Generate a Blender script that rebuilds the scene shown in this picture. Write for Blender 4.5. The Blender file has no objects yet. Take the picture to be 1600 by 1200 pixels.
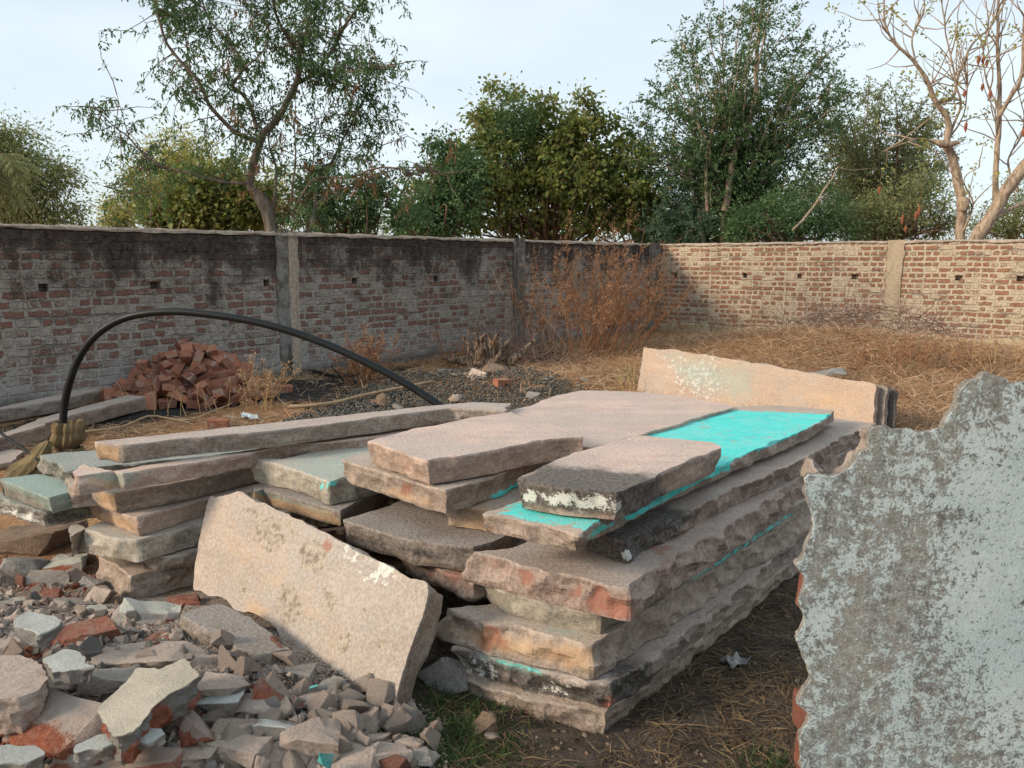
import bpy, bmesh, math, random
import numpy as np
from mathutils import Vector, Matrix
from mathutils.geometry import delaunay_2d_cdt
R = math.radians
SC = bpy.context.scene
COL = SC.collection
# ---------------------------------------------------------------- camera
CAMZ, PITCH, FPX = 1.55, R(8.4), 1300.0
cam = bpy.data.cameras.new('camera'); camo = bpy.data.objects.new('camera', cam); COL.objects.link(camo)
camo.location = (0, 0, CAMZ); camo.rotation_euler = (R(90) - PITCH, 0, 0)
cam.sensor_width = 36; cam.lens = 36 * FPX / 1600; cam.clip_start = 0.05; cam.clip_end = 2000
SC.camera = camo
SC.render.resolution_x = 1024; SC.render.resolution_y = 768
SC.view_settings.view_transform = 'Standard'; SC.view_settings.look = 'None'
SC.view_settings.gamma = 1; SC.view_settings.use_curve_mapping = False
SC.view_settings.exposure = 0.72
# ---------------------------------------------------------------- sky and sun
SUN_AZ, SUN_EL = -112.0, 24.0          # azimuth measured from the view direction, to the right
W = bpy.data.worlds.new('World'); SC.world = W; W.use_nodes = True
nt = W.node_tree; nt.nodes.clear()
wo = nt.nodes.new('ShaderNodeOutputWorld'); bg = nt.nodes.new('ShaderNodeBackground')
sky = nt.nodes.new('ShaderNodeTexSky'); sky.sky_type = 'NISHITA'; sky.sun_disc = False
sky.sun_elevation = R(SUN_EL); sky.sun_rotation = R(SUN_AZ); sky.air_density = 1.0; sky.dust_density = 1.5; sky.ozone_density = 1.5
tc = nt.nodes.new('ShaderNodeTexCoord'); mp = nt.nodes.new('ShaderNodeMapping'); mp.inputs['Scale'].default_value = (1.2, 1.2, 3.2)
nz = nt.nodes.new('ShaderNodeTexNoise'); nz.inputs['Scale'].default_value = 1.6; nz.inputs['Detail'].default_value = 7; nz.inputs['Roughness'].default_value = .5
cr = nt.nodes.new('ShaderNodeValToRGB'); cr.color_ramp.elements[0].position = .36; cr.color_ramp.elements[0].color = (.60, .60, .60, 1)
cr.color_ramp.elements[1].position = .72; cr.color_ramp.elements[1].color = (.98, .98, .98, 1)
mx = nt.nodes.new('ShaderNodeMix'); mx.data_type = 'RGBA'; mx.inputs['B'].default_value = (5.7, 6.4, 6.7, 1)
L = nt.links.new
L(tc.outputs['Generated'], mp.inputs[0]); L(mp.outputs[0], nz.inputs['Vector']); L(nz.outputs['Fac'], cr.inputs[0])
L(cr.outputs[0], mx.inputs['Factor']); L(sky.outputs[0], mx.inputs['A']); L(mx.outputs['Result'], bg.inputs[0])
bg.inputs[1].default_value = 0.10; L(bg.outputs[0], wo.inputs[0])
sun = bpy.data.lights.new('sun', 'SUN'); suno = bpy.data.objects.new('sun', sun); COL.objects.link(suno)
sun.energy = 2.5; sun.angle = R(14); sun.color = (1.0, .82, .63)
sd = Vector((math.sin(R(SUN_AZ)) * math.cos(R(SUN_EL)), math.cos(R(SUN_AZ)) * math.cos(R(SUN_EL)), math.sin(R(SUN_EL))))
suno.rotation_euler = sd.to_track_quat('Z', 'Y').to_euler()
# ---------------------------------------------------------------- projection helpers
CP, SP = math.cos(PITCH), math.sin(PITCH)
def ray(px, py):
    a, b = px - 800.0, 600.0 - py
    return np.array([a, FPX * CP + b * SP, -FPX * SP + b * CP]) / FPX
def on_z(px, py, z):
    d = ray(px, py); k = (z - CAMZ) / d[2]; return np.array([d[0] * k, d[1] * k, z])
def at_y(px, py, Y):
    d = ray(px, py); k = Y / d[1]; return np.array([d[0] * k, Y, CAMZ + d[2] * k])
def on_plane(px, py, o, n):
    d = ray(px, py); c = np.array([0, 0, CAMZ]); k = np.dot(o - c, n) / np.dot(d, n); return c + d * k
def project(P):
    q = P - np.array([0, 0, CAMZ]); dep = q[:, 1] * CP - q[:, 2] * SP; up = q[:, 1] * SP + q[:, 2] * CP
    return np.stack([800 + FPX * q[:, 0] / dep, 600 - FPX * up / dep], 1)
# ---------------------------------------------------------------- noise
def hsh(i, j, k, s):
    h = (i * 374761393 + j * 668265263 + k * 2147483647 + s * 1274126177) & 0xFFFFFFFF
    h = ((h ^ (h >> 13)) * 1274126177) & 0xFFFFFFFF; h = ((h ^ (h >> 16)) * 2246822519) & 0xFFFFFFFF
    return ((h ^ (h >> 15)) & 0xFFFFFF) / float(0xFFFFFF)
def vnoise(P, s=0):
    F = np.floor(P).astype(np.int64); f = P - F; f = f * f * (3 - 2 * f); r = 0
    for a in (0, 1):
        for b in (0, 1):
            for c in (0, 1):
                w = (f[:, 0] if a else 1 - f[:, 0]) * (f[:, 1] if b else 1 - f[:, 1]) * (f[:, 2] if c else 1 - f[:, 2])
                r = r + w * hsh(F[:, 0] + a, F[:, 1] + b, F[:, 2] + c, s)
    return r * 2 - 1
def fbm(P, o=4, s=0):
    r = 0; a = 1.0
    for i in range(o):
        r = r + a * vnoise(P * 2 ** i + i * 7.3, s + i); a *= .5
    return r / 2
def worley(P, s=0):
    F = np.floor(P).astype(np.int64); d1 = np.full(len(P), 9.0); d2 = np.full(len(P), 9.0)
    for a in (-1, 0, 1):
        for b in (-1, 0, 1):
            for c in (-1, 0, 1):
                G = F + np.array([a, b, c])
                q = np.stack([G[:, m] + hsh(G[:, 0], G[:, 1], G[:, 2], s + 11 * m) for m in range(3)], 1)
                d = np.linalg.norm(q - P, axis=1)
                d2 = np.minimum(d2, np.maximum(d1, d)); d1 = np.minimum(d1, d)
    return d1, d2
def sstep(a, b, x):
    t = np.clip((x - a) / (b - a), 0, 1); return t * t * (3 - 2 * t)
# ---------------------------------------------------------------- object helpers
def mesh_obj(name, V, F, mat, parent=None, smooth=None, attrs=None, loc=None):
    me = bpy.data.meshes.new(name)
    V = np.asarray(V, dtype=np.float32)
    if isinstance(F, np.ndarray):
        n, k = F.shape
        me.vertices.add(len(V)); me.vertices.foreach_set('co', V.ravel())
        me.loops.add(n * k); me.loops.foreach_set('vertex_index', F.astype(np.int32).ravel())
        me.polygons.add(n); me.polygons.foreach_set('loop_start', np.arange(0, n * k, k, dtype=np.int32))
        me.update(calc_edges=True)
    else:
        me.from_pydata([tuple(map(float, v)) for v in V], [], [tuple(map(int, f)) for f in F]); me.update()
    if attrs:
        for k_, a in attrs.items():
            at = me.attributes.new(k_, 'FLOAT', 'POINT'); at.data.foreach_set('value', np.asarray(a, dtype=np.float32))
    if smooth is not None:
        me.polygons.foreach_set('use_smooth', [True] * len(me.polygons))
        if smooth < 179: me.set_sharp_from_angle(angle=R(smooth))
    if mat: me.materials.append(mat)
    o = bpy.data.objects.new(name, me); COL.objects.link(o)
    if loc is not None: o.location = loc
    if parent: o.parent = parent
    return o
def tag(o, label, cat, group=None, kind=None):
    o['label'] = label; o['category'] = cat
    if group: o['group'] = group
    o['kind'] = kind or 'thing'
    return o
def struct(o):
    o['kind'] = 'structure'; return o
def empty(name, loc, label, cat, group=None, rz=0):
    o = bpy.data.objects.new(name, None); COL.objects.link(o); o.location = loc; o.rotation_euler = (0, 0, rz)
    o.empty_display_size = .1
    return tag(o, label, cat, group)
# ---------------------------------------------------------------- node helpers
class NM:
    def __init__(s, name, rough=.9, spec=.2):
        s.m = bpy.data.materials.new(name); s.m.use_nodes = True; s.t = s.m.node_tree; s.t.nodes.clear()
        s.out = s.n('ShaderNodeOutputMaterial'); s.b = s.n('ShaderNodeBsdfPrincipled')
        s.b.inputs['Roughness'].default_value = rough; s.b.inputs['Specular IOR Level'].default_value = spec
        s.l(s.b.outputs[0], s.out.inputs[0]); s.c = s.n('ShaderNodeTexCoord').outputs['Object']
    def n(s, t): return s.t.nodes.new(t)
    def l(s, a, b): s.t.links.new(a, b)
    def set(s, inp, v):
        if isinstance(v, (int, float)): inp.default_value = v
        elif isinstance(v, tuple): inp.default_value = v + ((1,) if len(v) == 3 and inp.type == 'RGBA' else ())
        else: s.l(v, inp)
    def map(s, sc=(1, 1, 1), loc=(0, 0, 0), src=None, rot=(0, 0, 0)):
        m = s.n('ShaderNodeMapping'); m.inputs['Scale'].default_value = sc; m.inputs['Location'].default_value = loc
        m.inputs['Rotation'].default_value = rot
        s.l(src or s.c, m.inputs[0]); return m.outputs[0]
    def noise(s, scale, det=5, rough=.6, src=None, dist=0):
        n = s.n('ShaderNodeTexNoise'); n.inputs['Scale'].default_value = scale; n.inputs['Detail'].default_value = det
        n.inputs['Roughness'].default_value = rough; n.inputs['Distortion'].default_value = dist
        s.l(src or s.c, n.inputs['Vector']); return n.outputs['Fac']
    def noisec(s, scale, det=3, src=None):
        n = s.n('ShaderNodeTexNoise'); n.inputs['Scale'].default_value = scale; n.inputs['Detail'].default_value = det
        s.l(src or s.c, n.inputs['Vector']); return n.outputs['Color']
    def voro(s, scale, feat='F1', src=None, out='Distance'):
        n = s.n('ShaderNodeTexVoronoi'); n.feature = feat; n.inputs['Scale'].default_value = scale
        s.l(src or s.c, n.inputs['Vector']); return n.outputs[out]
    def ramp(s, f, a, b, lo=0.0, hi=1.0):
        n = s.n('ShaderNodeMapRange'); n.interpolation_type = 'SMOOTHSTEP'
        s.set(n.inputs['Value'], f); s.set(n.inputs['From Min'], a); s.set(n.inputs['From Max'], b)
        n.inputs['To Min'].default_value = lo; n.inputs['To Max'].default_value = hi; return n.outputs['Result']
    def math(s, op, a, b=0.0, cl=False):
        n = s.n('ShaderNodeMath'); n.operation = op; n.use_clamp = cl; s.set(n.inputs[0], a); s.set(n.inputs[1], b); return n.outputs[0]
    def mix(s, f, a, b, mode='MIX'):
        n = s.n('ShaderNodeMix'); n.data_type = 'RGBA'; n.blend_type = mode
        s.set(n.inputs['Factor'], f); s.set(n.inputs['A'], a); s.set(n.inputs['B'], b); return n.outputs['Result']
    def attr(s, name, out='Fac'):
        n = s.n('ShaderNodeAttribute'); n.attribute_name = name; return n.outputs[out]
    def bump(s, h, dist=.01, strength=1.0, prev=None):
        n = s.n('ShaderNodeBump'); n.inputs['Distance'].default_value = dist; n.inputs['Strength'].default_value = strength
        s.l(h, n.inputs['Height'])
        if prev is not None: s.l(prev, n.inputs['Normal'])
        return n.outputs[0]
    def fin(s, col, normal=None, rough=None):
        s.set(s.b.inputs['Base Color'], col)
        if normal is not None: s.l(normal, s.b.inputs['Normal'])
        if rough is not None: s.set(s.b.inputs['Roughness'], rough)
        return s.m

TURQ = (.08, .60, .56)
def stone_mat(name, side1, side2, top, dust=.6, seed=0, bumpk=1.0):
    m = NM(name); off = (seed * 3.7, seed * 1.9, seed * 5.3); c0 = m.map(loc=off)
    big = m.noise(2.2, 5, .6, c0); mid = m.noise(11, 6, .65, c0, .5); fine = m.noise(70, 5, .7, c0)
    strata = m.noise(1, 6, .6, m.map((4, 4, 45), off), .6)
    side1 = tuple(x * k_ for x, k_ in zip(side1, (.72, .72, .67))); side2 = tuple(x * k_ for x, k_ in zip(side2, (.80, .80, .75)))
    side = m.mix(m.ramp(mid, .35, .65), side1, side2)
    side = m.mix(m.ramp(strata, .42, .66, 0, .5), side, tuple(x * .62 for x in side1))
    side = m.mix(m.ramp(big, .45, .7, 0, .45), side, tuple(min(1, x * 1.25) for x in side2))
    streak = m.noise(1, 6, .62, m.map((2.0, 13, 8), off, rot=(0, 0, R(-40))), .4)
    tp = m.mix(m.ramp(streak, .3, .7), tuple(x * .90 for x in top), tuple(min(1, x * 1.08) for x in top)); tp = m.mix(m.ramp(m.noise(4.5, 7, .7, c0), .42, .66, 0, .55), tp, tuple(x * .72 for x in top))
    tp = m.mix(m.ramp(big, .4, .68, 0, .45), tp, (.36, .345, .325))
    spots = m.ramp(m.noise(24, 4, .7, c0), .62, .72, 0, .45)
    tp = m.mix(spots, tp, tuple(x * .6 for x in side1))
    a_top = m.attr('top')
    col = m.mix(a_top, side, tp)
    # dust lies on ledges that face up
    g = m.n('ShaderNodeNewGeometry'); sx = m.n('ShaderNodeSeparateXYZ'); m.l(g.outputs['Normal'], sx.inputs[0])
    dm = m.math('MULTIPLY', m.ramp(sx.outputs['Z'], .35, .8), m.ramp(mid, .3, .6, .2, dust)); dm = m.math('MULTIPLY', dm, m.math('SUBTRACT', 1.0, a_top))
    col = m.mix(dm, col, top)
    sp = m.ramp(fine, .36, .64)
    col = m.mix(.22, col, m.mix(sp, tuple([.10, .09, .08]), tuple([.62, .58, .53])))
    nf = m.noise(28, 8, .75, c0); nf2 = m.noise(9, 8, .72, m.map(loc=(9, 4, 2)))
    def mask(att, lo=.34, soft=.05, n=nf, amt=.75):
        v = m.math('ADD', m.math('ADD', m.math('MULTIPLY', m.attr(att), 1.15), m.math('MULTIPLY', m.math('SUBTRACT', n, .5), amt * 2)), -.08); return m.ramp(v, lo + .16 - soft, lo + .16 + soft)
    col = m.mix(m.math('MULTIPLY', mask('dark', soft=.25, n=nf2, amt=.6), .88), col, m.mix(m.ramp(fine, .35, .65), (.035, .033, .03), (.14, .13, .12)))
    col = m.mix(m.math('MULTIPLY', mask('buff', soft=.3, n=nf2), .5), col, (.52, .33, .17))  # warm tint; also paints sunlight onto left-facing slab ends
    col = m.mix(m.math('MULTIPLY', mask('rust', soft=.25, n=nf2, amt=1.5), .7), col, m.mix(fine, (.34, .10, .055), (.28, .14, .10)))
    col = m.mix(m.math('MULTIPLY', mask('lime', soft=.05, amt=1.35), .9), col, (.62, .63, .58))
    mm_ = mask('mort', soft=.05, amt=.95); col = m.mix(m.math('MULTIPLY', mm_, .85), col, m.mix(m.ramp(m.noise(38, 6, .8, c0), .38, .6), (.15, .12, .095), (.44, .37, .29)))
    pm = mask('paint', soft=.04, amt=.7)
    crk = m.ramp(m.noise(1, 7, .7, m.map((5, 26, 20), off, rot=(0, 0, R(-52))), .8), .655, .68)
    pm = m.math('MULTIPLY', pm, m.math('SUBTRACT', 1.0, crk)); chp = m.ramp(m.noise(1, 8, .75, m.map((9, 16, 12), off, rot=(0, 0, R(-52))), .6), .60, .625); pm = m.math('MULTIPLY', pm, m.math('SUBTRACT', 1.0, chp))
    tq = m.mix(m.ramp(mid, .3, .7), TURQ, (.12, .68, .63)); tq = m.mix(m.ramp(m.noise(6, 8, .75, c0), .42, .68, 0, .5), tq, (.30, .58, .55)); tq = m.mix(m.ramp(fine, .52, .7, 0, .5), tq, (.05, .30, .28))
    col = m.mix(pm, col, tq)
    fm = mask('faded', soft=.3, n=nf2); col = m.mix(m.math('MULTIPLY', fm, .42), col, (.25, .40, .36))
    h = m.math('ADD', m.math('MULTIPLY', m.noise(60, 8, .7, c0), .5), m.math('MULTIPLY', m.noise(12, 4, .5, c0), .35))
    pits = m.ramp(m.voro(60, src=c0), .0, .35)
    h = m.math('ADD', h, m.math('MULTIPLY', pits, .12)); h = m.math('ADD', h, m.math('MULTIPLY', strata, m.math('MULTIPLY', m.math('SUBTRACT', 1.0, a_top), .5)))
    return m.fin(col, m.bump(h, .013 * bumpk, .8))

# colour families of the sandstone
GREYP = dict(side1=(.27, .205, .175), side2=(.39, .315, .275), top=(.47, .37, .32))
# ---------------------------------------------------------------- slab builder
def resample(poly, step):
    P = np.array(poly, float); out = []
    for i in range(len(P)):
        a, b = P[i], P[(i + 1) % len(P)]; n = max(1, int(round(np.linalg.norm(b - a) / step)))
        for k in range(n): out.append(a + (b - a) * k / n)
    return np.array(out)
def poly_area(P): x, y = P[:, 0], P[:, 1]; return .5 * np.sum(x * np.roll(y, -1) - y * np.roll(x, -1))
def inpoly(x, y, P):
    ins = np.zeros(len(x), bool); j = len(P) - 1
    for i in range(len(P)):
        xi, yi = P[i]; xj, yj = P[j]
        c = ((yi > y) != (yj > y)) & (x < (xj - xi) * (y - yi) / (yj - yi + 1e-12) + xi); ins ^= c; j = i
    return ins
def segdist(X, P):
    d = np.full(len(X), 1e9)
    for i in range(len(P)):
        a, b = P[i], P[(i + 1) % len(P)]; ab = b - a; t = np.clip(((X - a) @ ab) / (ab @ ab + 1e-12), 0, 1)
        d = np.minimum(d, np.linalg.norm(X - (a + t[:, None] * ab), axis=1))
    return d
SLANT = .18
def slab_mesh(poly, thick, seed, step=.011, rough=.024, scal=8.5, wob=.009, chip=.014, undul=.003, grid=.04, slant=0.0, batter=0.0, pit=0.0, jag=0.0):
    """prism under plane z=0 (local), outline poly (m), hammer-dressed sides"""
    P = np.array(poly, float)
    if poly_area(P) < 0: P = P[::-1]
    # round off corners a little
    Q = resample(P, step)
    for _ in range(2): Q = .5 * Q + .25 * (np.roll(Q, 1, 0) + np.roll(Q, -1, 0))
    T = np.roll(Q, -1, 0) - np.roll(Q, 1, 0); T /= np.linalg.norm(T, axis=1)[:, None] + 1e-9
    N = np.stack([T[:, 1], -T[:, 0]], 1)
    for _ in range(3): N = .5 * N + .25 * (np.roll(N, 1, 0) + np.roll(N, -1, 0))
    N /= np.linalg.norm(N, axis=1)[:, None]
    n = len(Q); Q3 = np.concatenate([Q, np.zeros((n, 1))], 1) + seed * 3.17
    w = fbm(Q3 * 3.0, 3, seed) * wob * 1.6 + fbm(Q3 * 12, 4, seed + 5) * wob * .7 + ((np.abs(fbm(Q3 * 17, 6, seed + 6)) * 3.2 - .6) * jag * 1.3 if jag else 0)
    K = max(6, int(thick / step)); rows = []; ts = np.linspace(0, 1, K + 1)
    ch = sstep(.05, .5, fbm(Q3 * 6, 2, seed + 9)) * chip; ch2 = sstep(.05, .5, fbm(Q3 * 6.5 + 20, 2, seed + 19)) * chip; slant = slant + SLANT
    dep = .35 + .3 * fbm(Q3 * 5, 2, seed + 3)
    for t in ts:
        z = -t * thick
        p3 = np.stack([Q[:, 0], Q[:, 1], np.full(n, z)], 1) + seed * 1.3
        p3 = p3 + np.stack([fbm(p3 * 7 + 50, 2, seed + 40), fbm(p3 * 7 + 80, 2, seed + 41), fbm(p3 * 7 + 90, 2, seed + 42)], 1) * .03
        f1, f2 = worley(p3 * scal * np.array([1, 1, 1.3]), seed); g1, g2 = worley(p3 * scal * 2.6 + 5, seed + 2)
        edge_ = .62 + .38 * min(1, min(t, 1 - t) * 4); d = w + edge_ * (rough * (np.minimum(f1, .9) ** 2 * 2.1 - .9) + rough * .42 * (g1 ** 2 * 1.6 - .6)) + fbm(p3 * 32, 3, seed) * rough * .28
        d = d - ch * np.clip(1 - t / (dep + .15), 0, 1) ** 1.2 - ch2 * np.clip((t - 1 + dep) / (dep + .1), 0, 1) ** 1.2
        e = .0025; r_ = min(t, 1 - t) * thick
        d = d - max(0, e - r_) * .9 - slant * t * thick + batter * math.sin(math.pi * t) * thick * .25
        rows.append(np.stack([Q[:, 0] + N[:, 0] * d, Q[:, 1] + N[:, 1] * d, np.full(n, z) + (fbm(p3 * 8, 2, seed + 8) * .006 if 0 < t < 1 else fbm(Q3 * 5 + t, 2, seed + 4) * undul)], 1))
    V = [r for r in rows]; F = []
    for k in range(K):
        for i in range(n):
            j = (i + 1) % n; F.append((k * n + i, (k + 1) * n + i, (k + 1) * n + j, k * n + j))
    base = n * (K + 1); top = [np.zeros(n)] * (K + 1); top = [np.full(n, 0.0) for _ in range(K + 1)]; top[0][:] = 1
    def cap(ring, zfun, g, flip, off):
        nonlocal base
        L2 = ring[:, :2]; lo, hi = L2.min(0), L2.max(0)
        xs, ys = np.meshgrid(np.arange(lo[0], hi[0], g), np.arange(lo[1], hi[1], g)); X = np.stack([xs.ravel(), ys.ravel()], 1)
        rs = np.random.RandomState(seed); X = X + rs.uniform(-.3, .3, X.shape) * g
        Ring = L2[::3]; ok = inpoly(X[:, 0], X[:, 1], Ring); X = X[ok]; X = X[segdist(X, L2[::2]) > g * .45] if len(X) else X
        pts = [Vector(p) for p in L2] + [Vector(p) for p in X]
        vs, es, fs, ov, oe, of = delaunay_2d_cdt(pts, [], [list(range(len(L2)))], 1, 1e-6)
        vs = np.array([(v.x, v.y) for v in vs]); idx = np.zeros(len(vs), int); new = []; m = 0
        for i, o in enumerate(ov):
            r = [q for q in o if q < len(L2)]
            if r: idx[i] = off + r[0]
            else: idx[i] = base + m; m += 1; new.append(i)
        if new:
            xy = vs[new]; z = zfun(xy); V.append(np.concatenate([xy, z[:, None]], 1)); top.append(np.full(len(new), 0.0 if flip else 1.0))
        base += m
        for f in fs:
            q = [int(idx[k]) for k in f]
            if len(set(q)) < 3: continue
            F.append(tuple(reversed(q)) if flip else tuple(q))
    def zt(xy):
        p = np.concatenate([xy, np.zeros((len(xy), 1))], 1) + seed * 3.17
        z = fbm(p * 5, 3, seed + 4) * undul * 1.3
        if pit > 0:
            f1, _ = worley(p * 5.5, seed + 31); z = z - pit * sstep(.5, .1, f1) * (.5 + .5 * fbm(p * 3, 2, seed))
        return z
    cap(rows[0], zt, grid, False, 0)
    cap(rows[-1], lambda xy: np.full(len(xy), -thick), .3, True, K * n)
    return np.concatenate(V), F, np.concatenate(top)
ATTR = ('mort', 'paint', 'dark', 'buff', 'rust', 'lime', 'faded')
def slab(name, label, cat, poly_w, zt, thick, mat, seed, blobs=(), frame=None, group='stone slabs piled in the yard', tilt=(0, 0), **kw):
    """poly_w: world xy outline (frame None -> horizontal at zt) or uv in frame=(o,u,v,n)"""
    if frame is None:
        P = np.array(poly_w)[:, :2]; c = P.mean(0); o = np.array([c[0], c[1], zt]); u = np.array([1., 0, tilt[0]]); v = np.array([0, 1., tilt[1]])
        u /= np.linalg.norm(u); n = np.cross(u, v); n /= np.linalg.norm(n); v = np.cross(n, u); loc2 = P - c
    else:
        o, u, v, n = frame; loc2 = np.array(poly_w)
    V, F, top = slab_mesh(loc2, thick, seed, **kw)
    Wd = V[:, :1] * u + V[:, 1:2] * v + V[:, 2:3] * n
    A = {'top': top}; pr = project(Wd + o)
    vis = None
    for a in ATTR: A[a] = np.zeros(len(V))
    for bl in blobs:
        a = bl[0]; pts = np.array(bl[1], float); soft = bl[2]; k = bl[3] if len(bl) > 3 else 1.0; where = bl[4] if len(bl) > 4 else 'all'
        if len(pts) == 1: s = 1 - np.linalg.norm(pr - pts[0], axis=1) / soft; s = np.clip(s * 1.3, 0, 1)
        else:
            ins = inpoly(pr[:, 0], pr[:, 1], pts); d = segdist(pr, pts); s = np.clip(.5 + np.where(ins, d, -d) / soft, 0, 1)
        if where == 'top': s = s * (top > .5)
        if where == 'side': s = s * ((top < .5) & (V[:, 2] > -thick + .002))
        A[a] = np.maximum(A[a], s * k)
    # the mesh lives in the slab's own frame; the object is rotated into place
    ob = mesh_obj(name, V, F, mat, None, 17, A)
    M = Matrix(((u[0], v[0], n[0], o[0]), (u[1], v[1], n[1], o[1]), (u[2], v[2], n[2], o[2]), (0, 0, 0, 1))); ob.matrix_world = M
    return tag(ob, label, cat, group)
def foot(pts, zt, th):
    out = []
    for p in pts:
        if p[2] == 't': out.append(on_z(p[0], p[1], zt)[:2])
        elif p[2] == 'b': out.append(on_z(p[0], p[1], zt - th)[:2])
        elif p[2] == 'w': out.append(np.array(p[:2]))
        elif p[2] == 'e': a = R(p[0]); out.append(out[-1] + p[1] * np.array([math.sin(a), math.cos(a)]))
    # the top and the foot of one corner are one vertex of the outline
    res = []; tol = .17
    for q, p in zip(out, pts):
        if res and p[2] in 'tb' and res[-1][1] in 'tb' and p[2] != res[-1][1] and np.linalg.norm(q - res[-1][0]) < tol: res[-1] = ((q + res[-1][0]) / 2, p[2])
        else: res.append((q, p[2]))
    if len(res) > 3 and res[0][1] != res[-1][1] and res[-1][1] in 'tb' and np.linalg.norm(res[0][0] - res[-1][0]) < .1: res[0] = ((res[0][0] + res[-1][0]) / 2, 'b'); res.pop()
    return [r[0] for r in res]
# ---------------------------------------------------------------- ground
def gh(x, y):
    x = np.asarray(x, float); y = np.asarray(y, float)
    h = .18 * np.exp(-(((x + 1.45) / 1.15) ** 2 + ((y - 2.7) / .75) ** 2))
    h = h + .035 * np.exp(-(((x + .72) / .42) ** 2 + ((y - 2.5) / .35) ** 2))
    h = h + .42 * np.exp(-(((x - 4.9) / 2.4) ** 2 + ((y - 13.4) / 1.7) ** 2))
    h = h + .13 * np.exp(-(((x - .1) / 1.9) ** 2 + ((y - 10.3) / 1.0) ** 2)) + .1 * np.exp(-(((x - 7) / 2) ** 2 + ((y - 12) / 2) ** 2))
    p = np.stack([x.ravel(), y.ravel(), np.zeros(x.size)], 1)
    n = (fbm(p * .8, 3, 1) * .03 + fbm(p * 5, 3, 2) * .012 + fbm(p * 22, 2, 3) * .005).reshape(x.shape)
    return h + n
def gpt(px, py, dz=0.0):
    z = 0.0
    for _ in range(8):
        q = on_z(px, py, z + dz); z = float(gh(q[0], q[1]))
    return on_z(px, py, z + dz)
WA = np.array([on_z(0, 645, 0)[0], on_z(0, 645, 0)[1]]); WC = on_z(1030, 516, 0)[:2]; WB = on_z(1600, 547, 0)[:2]
def wallside(x, y):   # distance in front of the left wall (positive in the yard)
    d = (WC - WA) / np.linalg.norm(WC - WA); return (x - WA[0]) * d[1] - (y - WA[1]) * d[0]
def ground():
    xs = np.concatenate([[-900, -300, -90, -35, -16], np.linspace(-9, -3, 60)[:-1], np.linspace(-3, 3.4, 256)[:-1], np.linspace(3.4, 11, 80), [18, 40, 100, 300, 900]])
    ys = np.concatenate([[-900, -200, -40, -8, -1], np.linspace(.8, 5, 170)[:-1], np.linspace(5, 20, 190), [24, 40, 100, 300, 900]])
    X, Y = np.meshgrid(xs, ys); Z = gh(X, Y); nx = len(xs); ny = len(ys)
    V = np.stack([X.ravel(), Y.ravel(), Z.ravel()], 1)
    i, j = np.meshgrid(np.arange(nx - 1), np.arange(ny - 1)); a = (j * nx + i).ravel(); F = np.stack([a, a + 1, a + nx + 1, a + nx], 1)
    x, y = V[:, 0], V[:, 1]; p = np.stack([x, y, x * 0], 1)
    ws = wallside(x, y)
    pr = project(V + [0, 1e-6, 0]); front = y > 1
    char = np.exp(-((ws - .9) / .75) ** 2) * sstep(-5.2, -4.4, x) * sstep(-.9, -1.9, x) * (y > 6)
    char = np.maximum(char, .75 * np.exp(-((x + 2.2) / 1.4) ** 2 - ((y - 9.6) / .9) ** 2))
    damp = sstep(5.5, 3.3, y) * sstep(-1.2, -.4, x)
    dust = np.exp(-(((x + 1.7) / 1.2) ** 2 + ((y - 2.9) / 1.0) ** 2))
    o = mesh_obj('ground', V, F, GROUND_M, None, 180, {'char': char * 1.0, 'damp': damp, 'dust': dust}); return struct(o)
m = NM('soil', 1, .1)
n1 = m.noise(1.3, 6, .6); n2 = m.noise(9, 6, .7); n3 = m.noise(60, 5, .7)
st = m.noise(1, 7, .7, m.map((30, 9, 9), rot=(0, 0, R(25))), 1.5); st2 = m.noise(1, 7, .7, m.map((8, 34, 9), rot=(0, 0, R(-15))), 1.5)
soil = m.mix(m.ramp(n2, .35, .65), (.17, .08, .045), (.30, .16, .09))
soil = m.mix(m.ramp(n1, .4, .62), soil, (.36, .19, .10))
soil = m.mix(m.ramp(st, .5, .6, 0, .8), soil, (.50, .33, .16)); soil = m.mix(m.ramp(st2, .52, .62, 0, .7), soil, (.42, .27, .14))
dmp = m.mix(m.ramp(n2, .35, .65), (.055, .045, .038), (.12, .097, .078)); dmp = m.mix(m.ramp(st2, .56, .62, 0, .4), dmp, (.17, .12, .08))
soil = m.mix(m.ramp(m.math('ADD', m.attr('damp'), m.math('SUBTRACT', n1, .5)), .35, .65), soil, dmp)
soil = m.mix(m.ramp(m.math('ADD', m.attr('dust'), m.math('SUBTRACT', n2, .5)), .3, .6), soil, m.mix(m.ramp(n3, .4, .6), (.27, .225, .195), (.42, .36, .32)))
soil = m.mix(m.ramp(m.math('ADD', m.attr('char'), m.math('MULTIPLY', m.math('SUBTRACT', n2, .5), 1.6)), .35, .6), soil, m.mix(m.ramp(n3, .4, .65), (.018, .018, .018), (.07, .066, .062)))
GROUND_M = m.fin(soil, m.bump(m.math('ADD', n3, m.math('MULTIPLY', n2, 2.0)), .02, .9))
ground()
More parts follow.
